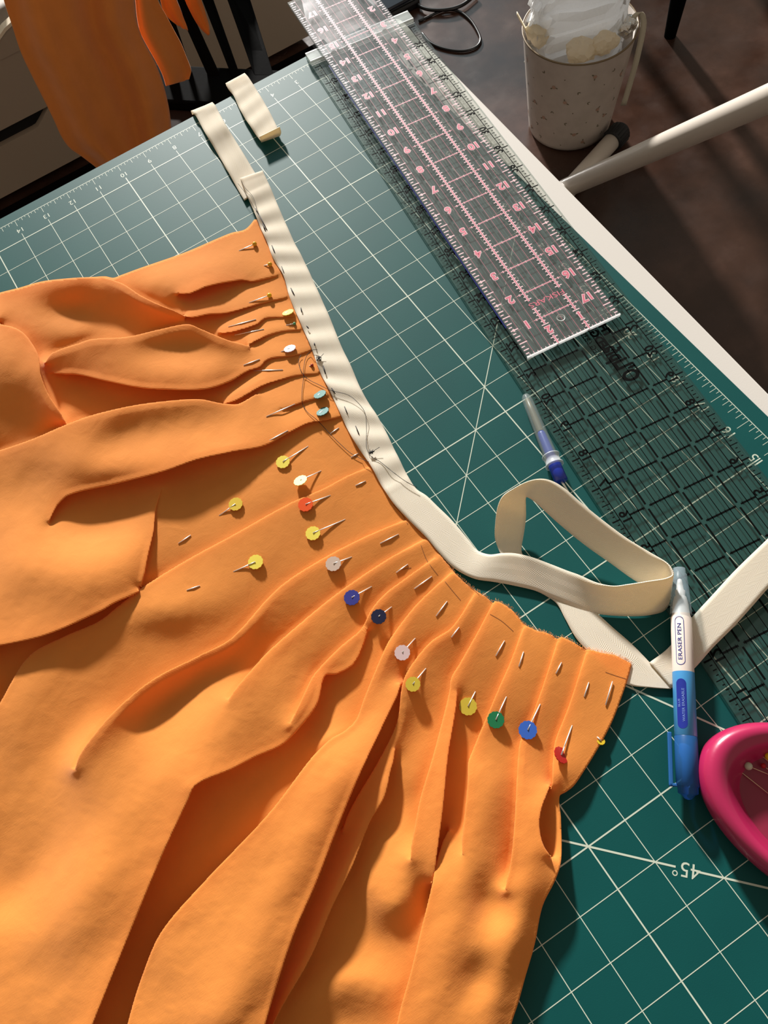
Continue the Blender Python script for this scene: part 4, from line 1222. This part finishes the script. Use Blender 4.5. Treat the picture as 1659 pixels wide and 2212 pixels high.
# rounded outline box
def pill(mbx, L_, W_, w_, ang0, zc, R_, fill=False):
    N = 40; outer, inner = [], []
    for k in range(N):
        th = 2 * math.pi * k / N
        cx_ = (L_/2 - W_/2) * (1 if math.cos(th) >= 0 else -1)
        outer.append((cx_ + math.cos(th) * W_/2, math.sin(th) * W_/2)); inner.append((cx_ + math.cos(th) * (W_/2 - w_), math.sin(th) * (W_/2 - w_)))
    if fill:
        half = N // 2
        fs2 = []
        for k in range(N // 2):
            a_, b2 = (k - N // 4) % N, (k + 1 - N // 4) % N
            c_, d_ = (N // 2 - (k + 1) + N // 4) % N, (N // 2 - k + N // 4) % N
            fs2.append((a_, b2, c_, d_))
        wrap(mbx, outer, fs2, ang0, zc, R_)
    else:
        wrap(mbx, outer + inner, [(k, (k+1) % N, N + (k+1) % N, N + k) for k in range(N)], ang0, zc, R_)
Lb = yt(1440) - yt(1336)
pill(mb, Lb, 0.0053, 0.0003, A0, yt(1388), R0 * 1.018)
mb.build('printed_text', MAT['pen_navy'], ep)
mb = MB(); pill(mb, yt(1577) - yt(1470), 0.0058, 0, A0 + 0.05, yt(1523), R0 * 1.03, True)
mb.build('navy_panel', MAT['pen_navy'], ep)
mb = MB(); vs_, fs_ = text_geo('WATER ERASABLE', 0.0020); wrap(mb, [(x * 1.15, y - 0.0010) for x, y in vs_], fs_, A0 + 0.05, yt(1526), R0 * 1.045)
vs_, fs_ = text_geo('BLUE', 0.0017); wrap(mb, [(x * 1.2, y + 0.0014) for x, y in vs_], fs_, A0 + 0.05, yt(1522), R0 * 1.045)
mb.build('panel_text', MAT['pen_text'], ep)

# ------------------------------------------------------------------ magnetic pin dish
DC = Vector((-0.1411, -0.7178, 0)); DT = 3.5988
ea, eb = 0.0428, 0.0708
def dxf(v):
    x = v.x * ea; y = v.y * eb
    return DC + Vector((x * math.cos(DT) - y * math.sin(DT), x * math.sin(DT) + y * math.cos(DT), v.z))
dish = empty('pin_dish', DC, 'glossy magenta oval magnetic pin dish at the right edge of the mat', 'pin dish')
mb = MB()
mb.lathe([(0.0001,0.0005),(0.90,0.0005),(0.965,0.003),(1.0,0.009),(0.995,0.0145),(0.965,0.019),(0.91,0.0215),(0.85,0.021),(0.79,0.0185),(0.73,0.014),(0.685,0.0095),(0.66,0.0078)], 96, dxf)
mb.build('rim', MAT['dish'], dish, True)
mb = MB()
mb.lathe([(0.662,0.0079),(0.64,0.0070),(0.40,0.0062),(0.0001,0.0060)], 96, dxf)
mb.build('tray', MAT['dish_shaded'], dish, True)
TRZ = 0.0068
def dish_pin(hx_, hy_, ex, ey, cname, rgb, label, r=0.0019, kind=True):
    r_ = r
    o = empty('ball_head_pin' if kind else 'needle', P(hx_, hy_, TRZ), label, 'pin' if kind else 'needle', 'pins in the magenta dish' if kind else None)
    h_ = P(hx_, hy_, TRZ + r_ + 0.0008)
    if kind:
        vs, fs = sphere_geo(h_, r_); mesh_obj('pin_head', vs, fs, headmat(cname, rgb), o, True)
    s_ = MB(); s_.tube([h_, P(ex, ey, TRZ + 0.0012)], [0.0003, 0.00022], 6)
    s_.build('shaft', MAT['brass'], o, True)
dish_pin(1613.7,1604.4, 1668,1652, 'cherry', (190,16,30), 'small red ball-head pin lying highest in the magenta dish', 0.0014)
dish_pin(1648,1611, 1690,1640, 'egg_yellow', (246,196,20), 'yellow ball-head pin in the magenta dish, right of the highest red one', 0.0022)
dish_pin(1661,1634, 1700,1660, 'egg_yellow', (246,196,20), 'yellow ball-head pin half out of view at the right edge of the dish', 0.0022)
dish_pin(1649,1654, 1695,1690, 'cherry', (190,16,30), 'small red ball-head pin beside the white one in the dish', 0.0014)
dish_pin(1617,1655, 1675,1679, 'milk_white', (214,214,190), 'milky white ball-head pin in the magenta dish', 0.0022)
dish_pin(1577,1649, 1672,1724, None, None, 'long bare needle across the floor of the magenta dish', 0.0002, False)

# ------------------------------------------------------------------ background: waste bin and what sticks out of it
BC = Vector(P(1229, 266, FLOOR)); BC.z = FLOOR
BH = 0.215
bn = empty('waste_bin', BC, 'white tin waste bin with small brown flower print on the brown floor', 'bin')
bxf = lambda v: BC + v
mb = MB()
mb.lathe([(0.0001,0.001),(0.078,0.001),(0.083,0.004),(0.0845,0.012),(0.105,BH-0.004),(0.1065,BH),(0.104,BH),(0.082,0.012),(0.0001,0.010)], 72, bxf)
mb.build('body', MAT['bin'], bn, True)
rose_m = mat_basic('rose_print', lin(184, 150, 132), 0.5); leaf_m = mat_basic('leaf_print', lin(122, 114, 92), 0.5)
def on_bin(th, h_, dx=0.0, dy=0.0):
    hh = h_ + dy; r_ = 0.0845 + (0.105 - 0.0845) * (hh - 0.012) / (BH - 0.016) + 0.0004
    t2 = th + dx / r_
    return BC + Vector((r_ * math.cos(t2), r_ * math.sin(t2), hh))
roses, leaves = MB(), MB()
def blob(mb2, th, h_, cx_, cy_, rx, ry, rot, N=10):
    pts = []
    for k in range(N):
        q_ = 2 * math.pi * k / N; x_ = rx * math.cos(q_) * (1 + 0.12 * math.cos(5 * q_)); y_ = ry * math.sin(q_)
        pts.append(on_bin(th, h_, cx_ + x_ * math.cos(rot) - y_ * math.sin(rot), cy_ + x_ * math.sin(rot) + y_ * math.cos(rot)))
    mb2.add(pts, [tuple(range(N))])
rb = random.Random(3)
for row in range(7):
    for k in range(13):
        th = 2 * math.pi * (k + 0.5 * (row % 2)) / 13 + rb.uniform(-0.08, 0.08); h_ = 0.022 + row * 0.0265 + rb.uniform(-0.004, 0.004)
        a0 = rb.uniform(0, 6.28)
        if (k + row) % 3 == 0:
            blob(roses, th, h_, 0, 0, 0.0042, 0.0038, a0)
            blob(leaves, th, h_, 0.0062 * math.cos(a0), 0.0062 * math.sin(a0), 0.0028, 0.0014, a0)
            blob(leaves, th, h_, 0.0060 * math.cos(a0 + 2.3), 0.0060 * math.sin(a0 + 2.3), 0.0026, 0.0012, a0 + 2.3)
        elif (k + row) % 3 == 1:
            for d_ in (-0.6, 0.6): blob(leaves, th, h_, 0.0030 * math.cos(a0 + d_), 0.0030 * math.sin(a0 + d_), 0.0030, 0.0010, a0 + d_)
        else:
            blob(leaves, th, h_, 0, 0, 0.0016, 0.0011, a0)
tag(roses.build('rose_print', rose_m, bn), kind='stuff'); tag(leaves.build('leaf_print', leaf_m, bn), kind='stuff')
mb = MB(); mb.lathe([(0.1052,BH-0.0025),(0.1075,BH-0.001),(0.1072,BH+0.001),(0.1045,BH+0.001)], 72, bxf, True)
mb.build('rolled_rim', MAT['bin_in'], bn, True)
BT = BC + Vector((0, 0, BH))
def crumple(name, c, size, seed, mat_, label, cat, sub=3, amt=0.35, fr_=1.0, rot=0.0):
    bm = bmesh.new(); bmesh.ops.create_icosphere(bm, subdivisions=sub, radius=1.0)
    r = np.random.default_rng(seed); dirs = r.standard_normal((14, 3)); dirs /= np.linalg.norm(dirs, axis=1)[:, None]
    offs = r.uniform(0.45, 0.95, 14)
    for v in bm.verts:
        d = np.array(v.co); k = 1.0
        for dd, of in zip(dirs, offs):
            pr = d @ dd
            if pr > of: k = min(k, 1 - (pr - of) * amt * 2.2)
        k += 0.09 * math.sin(9 * d[0] + seed) * math.sin(8 * d[1] + 2) * fr_ + 0.05 * math.sin(21 * d[2] + 17 * d[0])
        v.co = Vector((d[0] * size[0] * k, d[1] * size[1] * k, d[2] * size[2] * k))
    me_ = bpy.data.meshes.new(name); bm.to_mesh(me_); bm.free()
    me_.materials.append(mat_)
    o = bpy.data.objects.new(name, me_); COL.objects.link(o); o.location = c; o.rotation_euler = (0.1, 0.05, rot)
    return tag(o, label, cat)
# clear plastic bag standing in the bin
bag = MB()
bw, bd_, bh = 0.090, 0.045, 0.20
nb_, mb_ = 40, 26
rr = np.random.default_rng(5)
ax = Vector((RW[0][0], RW[0][1], 0)).normalized(); ay = Vector((-ax.y, ax.x, 0))
vs = []
bc = BT + ay * 0.012 + ax * -0.004
for j in range(mb_):
    t = j / (mb_ - 1); h_ = -0.075 + t * (bh + 0.075)
    for k in range(nb_):
        th = 2 * math.pi * k / nb_
        cx_, sx_ = math.cos(th), math.sin(th)
        x_ = bw * (abs(cx_) ** 0.35) * (1 if cx_ > 0 else -1) * (0.93 + 0.05 * math.sin(3 * t + 1))
        y_ = bd_ * (abs(sx_) ** 0.6) * (1 if sx_ > 0 else -1)
        cr_ = 0.004 * math.sin(k * 1.9 + j * 0.8) * math.sin(j * 1.3 + k * 0.4) + 0.0035 * math.sin(k * 0.9 - j * 1.7) + rr.normal() * 0.0012
        vs.append(bc + ax * (x_ + cr_) + ay * (y_ + cr_ * 1.3) + Vector((0, 0, h_)))
fs = [(j*nb_+k, j*nb_+(k+1)%nb_, (j+1)*nb_+(k+1)%nb_, (j+1)*nb_+k) for j in range(mb_-1) for k in range(nb_)]
fs.append(tuple((mb_-1)*nb_ + k for k in range(nb_)))
tag(mesh_obj('plastic_bag', vs, fs, MAT['bag']), 'crinkled clear plastic bag standing up out of the waste bin', 'bag')
nf = -ay
crumple('crumpled_paper', BT + nf * 0.062 + ax * -0.006 + Vector((0, 0, -0.006)), (0.034, 0.028, 0.024), 3, MAT['paper'], 'crumpled cream paper ball at the front of the waste bin', 'paper')
crumple('crumpled_paper', BT + nf * 0.055 + ax * 0.040 + Vector((0, 0, 0.0)), (0.030, 0.024, 0.022), 8, MAT['paper'], 'crumpled whitish paper with a raised corner right of the cream ball', 'paper')
crumple('crumpled_paper', BT + nf * 0.012 + ax * -0.080 + Vector((0, 0, 0.004)), (0.020, 0.030, 0.028), 12, MAT['paper'], 'folded cream paper standing at the left rim of the waste bin', 'paper')
crumple('foil_wrapper', BT + nf * 0.022 + ax * 0.082 + Vector((0, 0, 0.006)), (0.020, 0.026, 0.020), 21, MAT['foil'], 'crumpled silver foil wrapper at the right rim of the waste bin', 'wrapper')
def strip3(name, pts, w, mat_, label, cat, wdir=ax, th=0.0012):
    vs = []
    d = rs_poly([tuple(p) for p in pts], 40)
    for p in d:
        p = Vector(p); vs += [p - wdir * w / 2, p + wdir * w / 2]
    o = mesh_obj(name, vs, [(2*i, 2*i+1, 2*i+3, 2*i+2) for i in range(39)], mat_, None, True)
    md = o.modifiers.new('t', 'SOLIDIFY'); md.thickness = th
    return tag(o, label, cat)
rt_ = BT + ax * 0.100 + nf * 0.02
strip3('fabric_strip', [rt_ + Vector((-0.02,0,0.01)), rt_ + Vector((0,0,0.028)), rt_ + ax * 0.012 + Vector((0,0,0.006)), rt_ + ax * 0.008 + nf * 0.016 + Vector((0,0,-0.05)), rt_ + ax * 0.002 + nf * 0.022 + Vector((0,0,-0.10)), rt_ + ax * -0.004 + nf * 0.026 + Vector((0,0,-0.145))], 0.011, mat_basic('pale_strip', lin(196, 188, 168), 0.8), 'pale fabric strip hanging over the right rim of the waste bin', 'strip')
lf = BT - ax * 0.098 + nf * 0.012
strip3('paper_strip', [lf + Vector((0.02,0,-0.03)), lf + Vector((0.004,0,0.0)), lf - ax * 0.012 + Vector((0,0,0.03)), lf - ax * 0.020 + Vector((0,0,0.045))], 0.012, MAT['paper'], 'narrow cream strip poking over the left rim of the waste bin', 'strip', wdir=ay)
m_ = MB(); p0 = P(1140, 60, FLOOR + 0.002); m_.tube([p0 - ax * 0.011, p0 - ax * 0.004 + Vector((0,0,0.002)), p0 + ax * 0.011], [0.001, 0.0034, 0.001], 8)
tag(m_.build('fabric_scrap', mat_basic('pale_pink_scrap', lin(222, 206, 212), 0.8), None, True), 'tiny pale scrap on the brown floor left of the waste bin', 'scrap')

# ------------------------------------------------------------------ white tubular stand beside the table
ts = empty('folding_stand', (0.52, 0.2, FLOOR), 'white tubular metal stand leg with a black foot cap beside the waste bin', 'stand')
la = P(1232, 402, FLOOR + 0.024)
lb = PD(1659, 214, 1.044)
ld = lb - la
mb = MB(); mb.tube([la - ld * 0.04, la, lb, lb + ld * 0.55], 0.0185, 28)
mb.build('long_tube', MAT['tube_white'], ts, True)
fa = la + Vector((0, 0, -0.003)); fb = P(1330, 296, FLOOR + 0.022)
fd = (fb - fa).normalized()
mb = MB(); mb.tube([fa - fd * 0.12, fb], 0.0175, 28)
mb.build('foot_tube', MAT['tube_white'], ts, True)
mb = MB(); mb.tube([fb - fd * 0.016, fb - fd * 0.014, fb + fd * 0.018, fb + fd * 0.024], [0.0185, 0.0215, 0.0215, 0.017], 28)
cp = mb.build('foot_cap', MAT['rubber'], ts, True)
mb = MB()
for k in range(18):
    th = 2 * math.pi * k / 18
    s1 = fd.cross(Vector((0, 0, 1))).normalized(); s2 = s1.cross(fd)
    c_ = (s1 * math.cos(th) + s2 * math.sin(th)) * 0.0216
    mb.tube([fb - fd * 0.012 + c_, fb + fd * 0.017 + c_], 0.0012, 5)
mb.build('grip_ribs', MAT['rubber'], cp, True)

# ------------------------------------------------------------------ dark wooden leg of a seat, upper right
b0 = P(1447, 78, FLOOR)
lg = empty('dark_stool', b0, 'dark wooden furniture leg standing on the glossy floor at the upper right', 'stool')
mb = MB(); mb.tube([b0, b0 + Vector((0.006, 0.004, 0.12)), b0 + Vector((0.02, 0.015, 0.42))], [0.0125, 0.019, 0.026], 20)
mb.build('leg', MAT['black_wood'], lg, True)
for dx, dy in ((0.34, 0.0), (0.0, 0.34), (0.34, 0.34)):
    q0 = b0 + Vector((dx, dy, 0)); mb = MB()
    sx_, sy_ = (-1 if dx else 1), (-1 if dy else 1)
    mb.tube([q0, q0 + Vector((0.006 * sx_, 0.004 * sy_, 0.12)), q0 + Vector((0.02 * sx_, 0.015 * sy_, 0.42))], [0.0125, 0.019, 0.026], 20)
    mb.build('leg', MAT['black_wood'], lg, True)
mb = MB(); mb.box((b0.x - 0.03, b0.y - 0.03, FLOOR + 0.42), (b0.x + 0.37, b0.y + 0.37, FLOOR + 0.45))
bevel(mb.build('seat', MAT['black_wood'], lg), 0.008, 3)

# ------------------------------------------------------------------ cable and foot pedal on the floor
cpts = [(905,48),(860,52),(905,-20)]
def floor_path(pts, dz=0.003): return [P(x, y, FLOOR + dz) for x, y in pts]
c1 = rs_poly([(905,46,0),(930,34,0),(960,22,0),(990,24,0),(1015,42,0),(1032,68,0),(1038,88,0),(1028,102,0),(1000,110,0),(960,105,0),(930,92,0),(912,72,0)], 70)
mb = MB(); mb.tube([P(x, y, FLOOR + 0.0035) for x, y, _ in c1], 0.0030, 8)
cb = tag(mb.build('power_cable', MAT['cable'], None, True), 'thin black cable looped on the brown floor behind the rulers', 'cable')
c2 = rs_poly([(1030,-14,0),(1000,10,0),(970,20,0),(930,21,0),(905,12,0),(896,-4,0),(900,-30,0)], 50)
mb = MB(); mb.tube([P(x, y, FLOOR + 0.009) for x, y, _ in c2], 0.0042, 8)
tag(mb.build('power_cable', MAT['cable'], None, True), 'thicker black cable arching at the top edge above the thin loop', 'cable')
fp = P(842, 8, FLOOR)
pd_ = empty('foot_pedal', fp, 'black sewing machine foot pedal on the floor behind the clear rulers', 'pedal')
mb = MB(); mb.box((fp.x - 0.05, fp.y - 0.06, FLOOR), (fp.x + 0.05, fp.y + 0.08, FLOOR + 0.02)); bevel(mb.build('base', MAT['cable'], pd_), 0.006, 3)
mb = MB()
mb.box((-0.045, -0.055, 0), (0.045, 0.07, 0.008), lambda v: Vector((fp.x + v.x, fp.y + v.y, FLOOR + 0.022 + v.z + max(0, (v.y + 0.055)) * 0.22)))
bevel(mb.build('treadle', mat_basic('glossy_blue_black', lin(20, 26, 40), 0.2), pd_), 0.003, 2)

# ------------------------------------------------------------------ low white cabinet behind, black sheet under the chair
sheet = MB(); sheet.box((-0.95, 0.12, FLOOR + 0.0005), (0.40, 1.02, FLOOR + 0.006))  # flat black sheet over this part of the floor
tag(sheet.build('floor_sheet', MAT['sheet']), 'flat black sheet on the floor between the table and the white cabinet', 'sheet')
CY = 1.04
cab = empty('storage_cabinet', (-0.2, CY, FLOOR), 'low white storage cabinet with cut-out drawer pulls behind the chair', 'cabinet')
cz0, czt = FLOOR + 0.012, -0.44
def cabx(px, py): return PY(px, py, CY).x
CX0, CX1 = -0.95, PY(672, 80, CY).x
mb = MB(); mb.box((CX0, CY + 0.020, cz0), (CX1, CY + 0.42, czt - 0.03)); bevel(mb.build('body', MAT['cabinet'], cab), 0.012, 4)
zg = PY(55, 257, CY).z
xsplit = PY(100, 240, CY).x + 0.10
def drawer(x0, x1, z0, z1, cut):
    o_ = []
    N = 18
    top = []
    if cut:
        cxm, hw, dp = cut
        top = [(x1, z1)]
        for k in range(N + 1):
            t = k / N; xx_ = cxm + hw - 2 * hw * t
            s_ = math.sin(math.pi * t); top.append((xx_, z1 - dp * min(1, 1.5 * s_)))
        top += [(x0, z1)]
    else:
        top = [(x1, z1), (x0, z1)]
    ol = [(x0, z0), (x1, z0)] + top
    n_ = len(ol)
    vs = [(x, CY, z) for x, z in ol] + [(x, CY + 0.014, z) for x, z in ol]
    fs = [tuple(range(n_)), tuple(range(2*n_-1, n_-1, -1))] + [(i, n_ + i, n_ + (i+1) % n_, (i+1) % n_) for i in range(n_)]
    o = mesh_obj('drawer', vs, fs, MAT['cabinet'], cab)
    if cut:
        m2 = MB(); m2.box((cxm - hw - 0.01, CY + 0.0145, z1 - dp - 0.01), (cxm + hw + 0.01, CY + 0.0155, z1 + 0.002))  # flat black panel painting the shade inside the cut-out
        m2.build('pull_shade', MAT['recess_shade'], o)
    return o
cxp = PY(45, 268, CY).x - 0.02
drawer(CX0, xsplit, cz0 + 0.004, zg - 0.002, (cxp, 0.085, 0.026))
drawer(CX0, xsplit, zg + 0.002, czt - 0.035, None)
drawer(xsplit + 0.003, CX1 - 0.004, cz0 + 0.004, czt - 0.035, None)
# wavy front lip of the top
ol = []
for k in range(40):
    t = k / 39; x_ = CX0 + (CX1 - CX0) * t
    ol.append((x_, czt - 0.012 + 0.03 * (0.5 + 0.5 * math.tanh((x_ - PY(20, 100, CY).x) / 0.025))))
vs, fs = [], []
for x_, z_ in ol:
    vs += [(x_, CY - 0.002, czt - 0.036), (x_, CY - 0.002, z_), (x_, CY + 0.012, z_), (x_, CY + 0.012, czt - 0.036)]
for k in range(39):
    for j in range(4):
        fs.append((4*k+j, 4*k+(j+1) % 4, 4*(k+1)+(j+1) % 4, 4*(k+1)+j))
mesh_obj('wavy_top_rail', vs, fs, MAT['cabinet'], cab)
vs, fs = [], []
for x_, z_ in ol: vs += [(x_, CY - 0.0035, z_ - 0.002), (x_, CY - 0.0035, z_ + 0.004), (x_, CY + 0.014, z_ + 0.004), (x_, CY + 0.014, z_ - 0.002)]
fs = [(4*k+j, 4*k+(j+1) % 4, 4*(k+1)+(j+1) % 4, 4*(k+1)+j) for k in range(39) for j in range(4)]
mesh_obj('rail_highlight', vs, fs, MAT['cabinet_highlight'], cab)  # lighter colour paints the highlight along the rail's top edge
crumple('folded_cloth', Vector((PY(6, 40, CY + 0.10).x, CY + 0.22, czt + 0.045)), (0.10, 0.08, 0.05), 31, MAT['blue_cloth'], 'dark blue patterned cloth heaped on the white cabinet at the upper left corner', 'cloth')
crumple('folded_cloth', Vector((PY(6, 90, CY + 0.06).x - 0.02, CY + 0.075, czt + 0.032)), (0.08, 0.045, 0.04), 33, MAT['green_cloth'], 'dark green patterned cloth on the cabinet below the blue one', 'cloth')

# ------------------------------------------------------------------ black slatted chair with orange cloth over it
ZS = -0.30
A_ = P(452, 163, ZS); B_ = P(590, 170, ZS)
e1 = (B_ - A_).normalized(); e2 = Vector((e1.y, -e1.x, 0))
ch = empty('slatted_chair', (A_.x, A_.y, FLOOR), 'black wooden slat-back chair behind the table with orange cloth hung over it', 'chair')
def slat(name, b0x, b1x, by, t0x, t1x, ty, Yt, th):
    bl, br = P(b0x, by, ZS), P(b1x, by, ZS)
    tl, tr = PY(t0x, ty, Yt), PY(t1x, ty, Yt)
    ext = 0.35
    tl = bl + (tl - bl) * (1 + ext); tr = br + (tr - br) * (1 + ext)
    bk = Vector((0.3, 1, 0)).normalized() * th
    vs = [bl, br, tr, tl, bl + bk, br + bk, tr + bk, tl + bk]
    o = mesh_obj(name, vs, [(0,1,2,3),(7,6,5,4),(0,4,5,1),(1,5,6,2),(2,6,7,3),(3,7,4,0)], MAT['black_wood'], ch)
    return bevel(o, 0.002, 2)
Yt = 0.56
slat('back_slat', 404, 416, 160, 343, 362, 0, Yt, 0.012)
slat('back_slat', 449, 476, 165, 375, 401, 0, Yt, 0.012)
slat('back_slat', 502, 521, 170, 436, 461, 0, Yt, 0.012)
slat('back_post', 549, 592, 163, 491, 541, 0, Yt, 0.030)
slat('back_post', 240, 284, 190, 150, 196, 0, Yt, 0.030)
for bx_, tx_ in ((316, 240), (362, 292)):
    slat('back_slat', bx_, bx_ + 24, 170, tx_, tx_ + 24, 0, Yt, 0.012)
# seat: black frame and brown pad
def sl(u_, v_, z_): return A_ + e1 * u_ + e2 * v_ + Vector((0, 0, z_))
W0, W1 = -0.10, 0.13
mb = MB(); c8 = [(W0,-0.02),(W1,-0.02),(W1,0.058),(W0,0.058)]
mb.add([sl(u_, v_, -0.03) for u_, v_ in c8] + [sl(u_, v_, 0.0) for u_, v_ in c8], [(3,2,1,0),(4,5,6,7),(0,1,5,4),(1,2,6,5),(2,3,7,6),(3,0,4,7)])
bevel(mb.build('seat_rail', MAT['black_wood'], ch), 0.004, 2)
mb = MB(); c8 = [(W0,0.058),(W1,0.058),(W1,0.36),(W0,0.36)]
mb.add([sl(u_, v_, -0.04) for u_, v_ in c8] + [sl(u_, v_, -0.012) for u_, v_ in c8], [(3,2,1,0),(4,5,6,7),(0,1,5,4),(1,2,6,5),(2,3,7,6),(3,0,4,7)])
bevel(mb.build('seat_pad', MAT['dark_cushion'], ch), 0.006, 3)
for u_, v_ in ((W0+0.02, 0.0), (W1-0.02, 0.0), (W0+0.02, 0.34), (W1-0.02, 0.34)):
    t_ = sl(u_, v_, -0.03); mb = MB(); mb.box((t_.x-0.014, t_.y-0.014, FLOOR), (t_.x+0.014, t_.y+0.014, t_.z))
    bevel(mb.build('leg', MAT['black_wood'], ch), 0.003, 2)
pa_ = P(240,190,ZS) + (PY(150,0,Yt) - P(240,190,ZS)) * 1.33; pb_ = P(592,163,ZS) + (PY(541,0,Yt) - P(592,163,ZS)) * 1.33
mb = MB(); mb.tube([pa_, (pa_ + pb_) / 2, pb_], 0.02, 12); mb.build('top_rail', MAT['black_wood'], ch, True)

def hang(name, L_, R_, Y0, label, mat_, folds, amp, n=90, m=40, seed=1, thick=0.0012, bow=0.003):
    l = rs_poly([(x, y, 0) for x, y in L_], n); r = rs_poly([(x, y, 0) for x, y in R_], n)
    vs = []
    rg_ = random.Random(seed); ph = [rg_.uniform(0, 6.28) for _ in range(4)]
    for i in range(n):
        t = i / (n - 1)
        for k in range(m + 1):
            s_ = k / m
            px_ = l[i, 0] * (1 - s_) + r[i, 0] * s_; py_ = l[i, 1] * (1 - s_) + r[i, 1] * s_
            dy = amp * (math.sin(folds * s_ * 6.28 + ph[0] + 0.8 * t) * 0.6 + math.sin(folds * 2.1 * s_ * 6.28 + ph[1] - 1.2 * t) * 0.3 + 0.3 * math.sin(5 * t + 3 * s_ + ph[2]))
            dy *= min(1, 6 * s_, 6 * (1 - s_)) * 0.8 + 0.2
            dy += bow * (2 * s_ - 1) ** 2
            vs.append(PY(px_, py_, Y0 + dy))
    fs = [(i*(m+1)+k, i*(m+1)+k+1, (i+1)*(m+1)+k+1, (i+1)*(m+1)+k) for i in range(n-1) for k in range(m)]
    o = mesh_obj(name, vs, fs, mat_, None, True)
    md = o.modifiers.new('t', 'SOLIDIFY'); md.thickness = thick
    return o
hc_ = empty('draped_cloth', PY(230, 200, 0.30), 'large orange cotton cloth hanging over the black chair, hem below the table edge', 'cloth')
def hpart(*a, **k):
    o = hang(*a, **k); o.parent = hc_; o.matrix_parent_inverse = hc_.matrix_basis.inverted(); return o
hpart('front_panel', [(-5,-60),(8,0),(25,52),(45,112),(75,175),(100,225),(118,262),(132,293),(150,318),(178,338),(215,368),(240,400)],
     [(285,-60),(290,0),(293,40),(302,70),(312,95),(335,138),(353,187),(364,235),(369,280),(373,330),(376,380),(378,420)], 0.31, None, MAT['orange_shaded'], 1.6, 0.016, seed=4, bow=0.020)
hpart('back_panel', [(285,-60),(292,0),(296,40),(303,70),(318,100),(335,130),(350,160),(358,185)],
     [(325,-60),(341,0),(359,33),(376,65),(391,93),(404,125),(413,152),(409,171)], 0.338, None, MAT['orange_shaded'], 0.7, 0.004, seed=9, bow=-0.002)
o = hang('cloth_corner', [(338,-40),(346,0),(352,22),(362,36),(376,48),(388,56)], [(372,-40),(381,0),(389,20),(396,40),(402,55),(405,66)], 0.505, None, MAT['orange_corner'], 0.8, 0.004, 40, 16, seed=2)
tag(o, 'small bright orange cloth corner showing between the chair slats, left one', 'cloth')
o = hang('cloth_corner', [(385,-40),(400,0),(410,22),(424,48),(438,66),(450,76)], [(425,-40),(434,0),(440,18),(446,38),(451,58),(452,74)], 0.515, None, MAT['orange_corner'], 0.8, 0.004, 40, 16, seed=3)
tag(o, 'small bright orange cloth corner hanging right of the second chair slat', 'cloth')
bpy.context.view_layer.update()
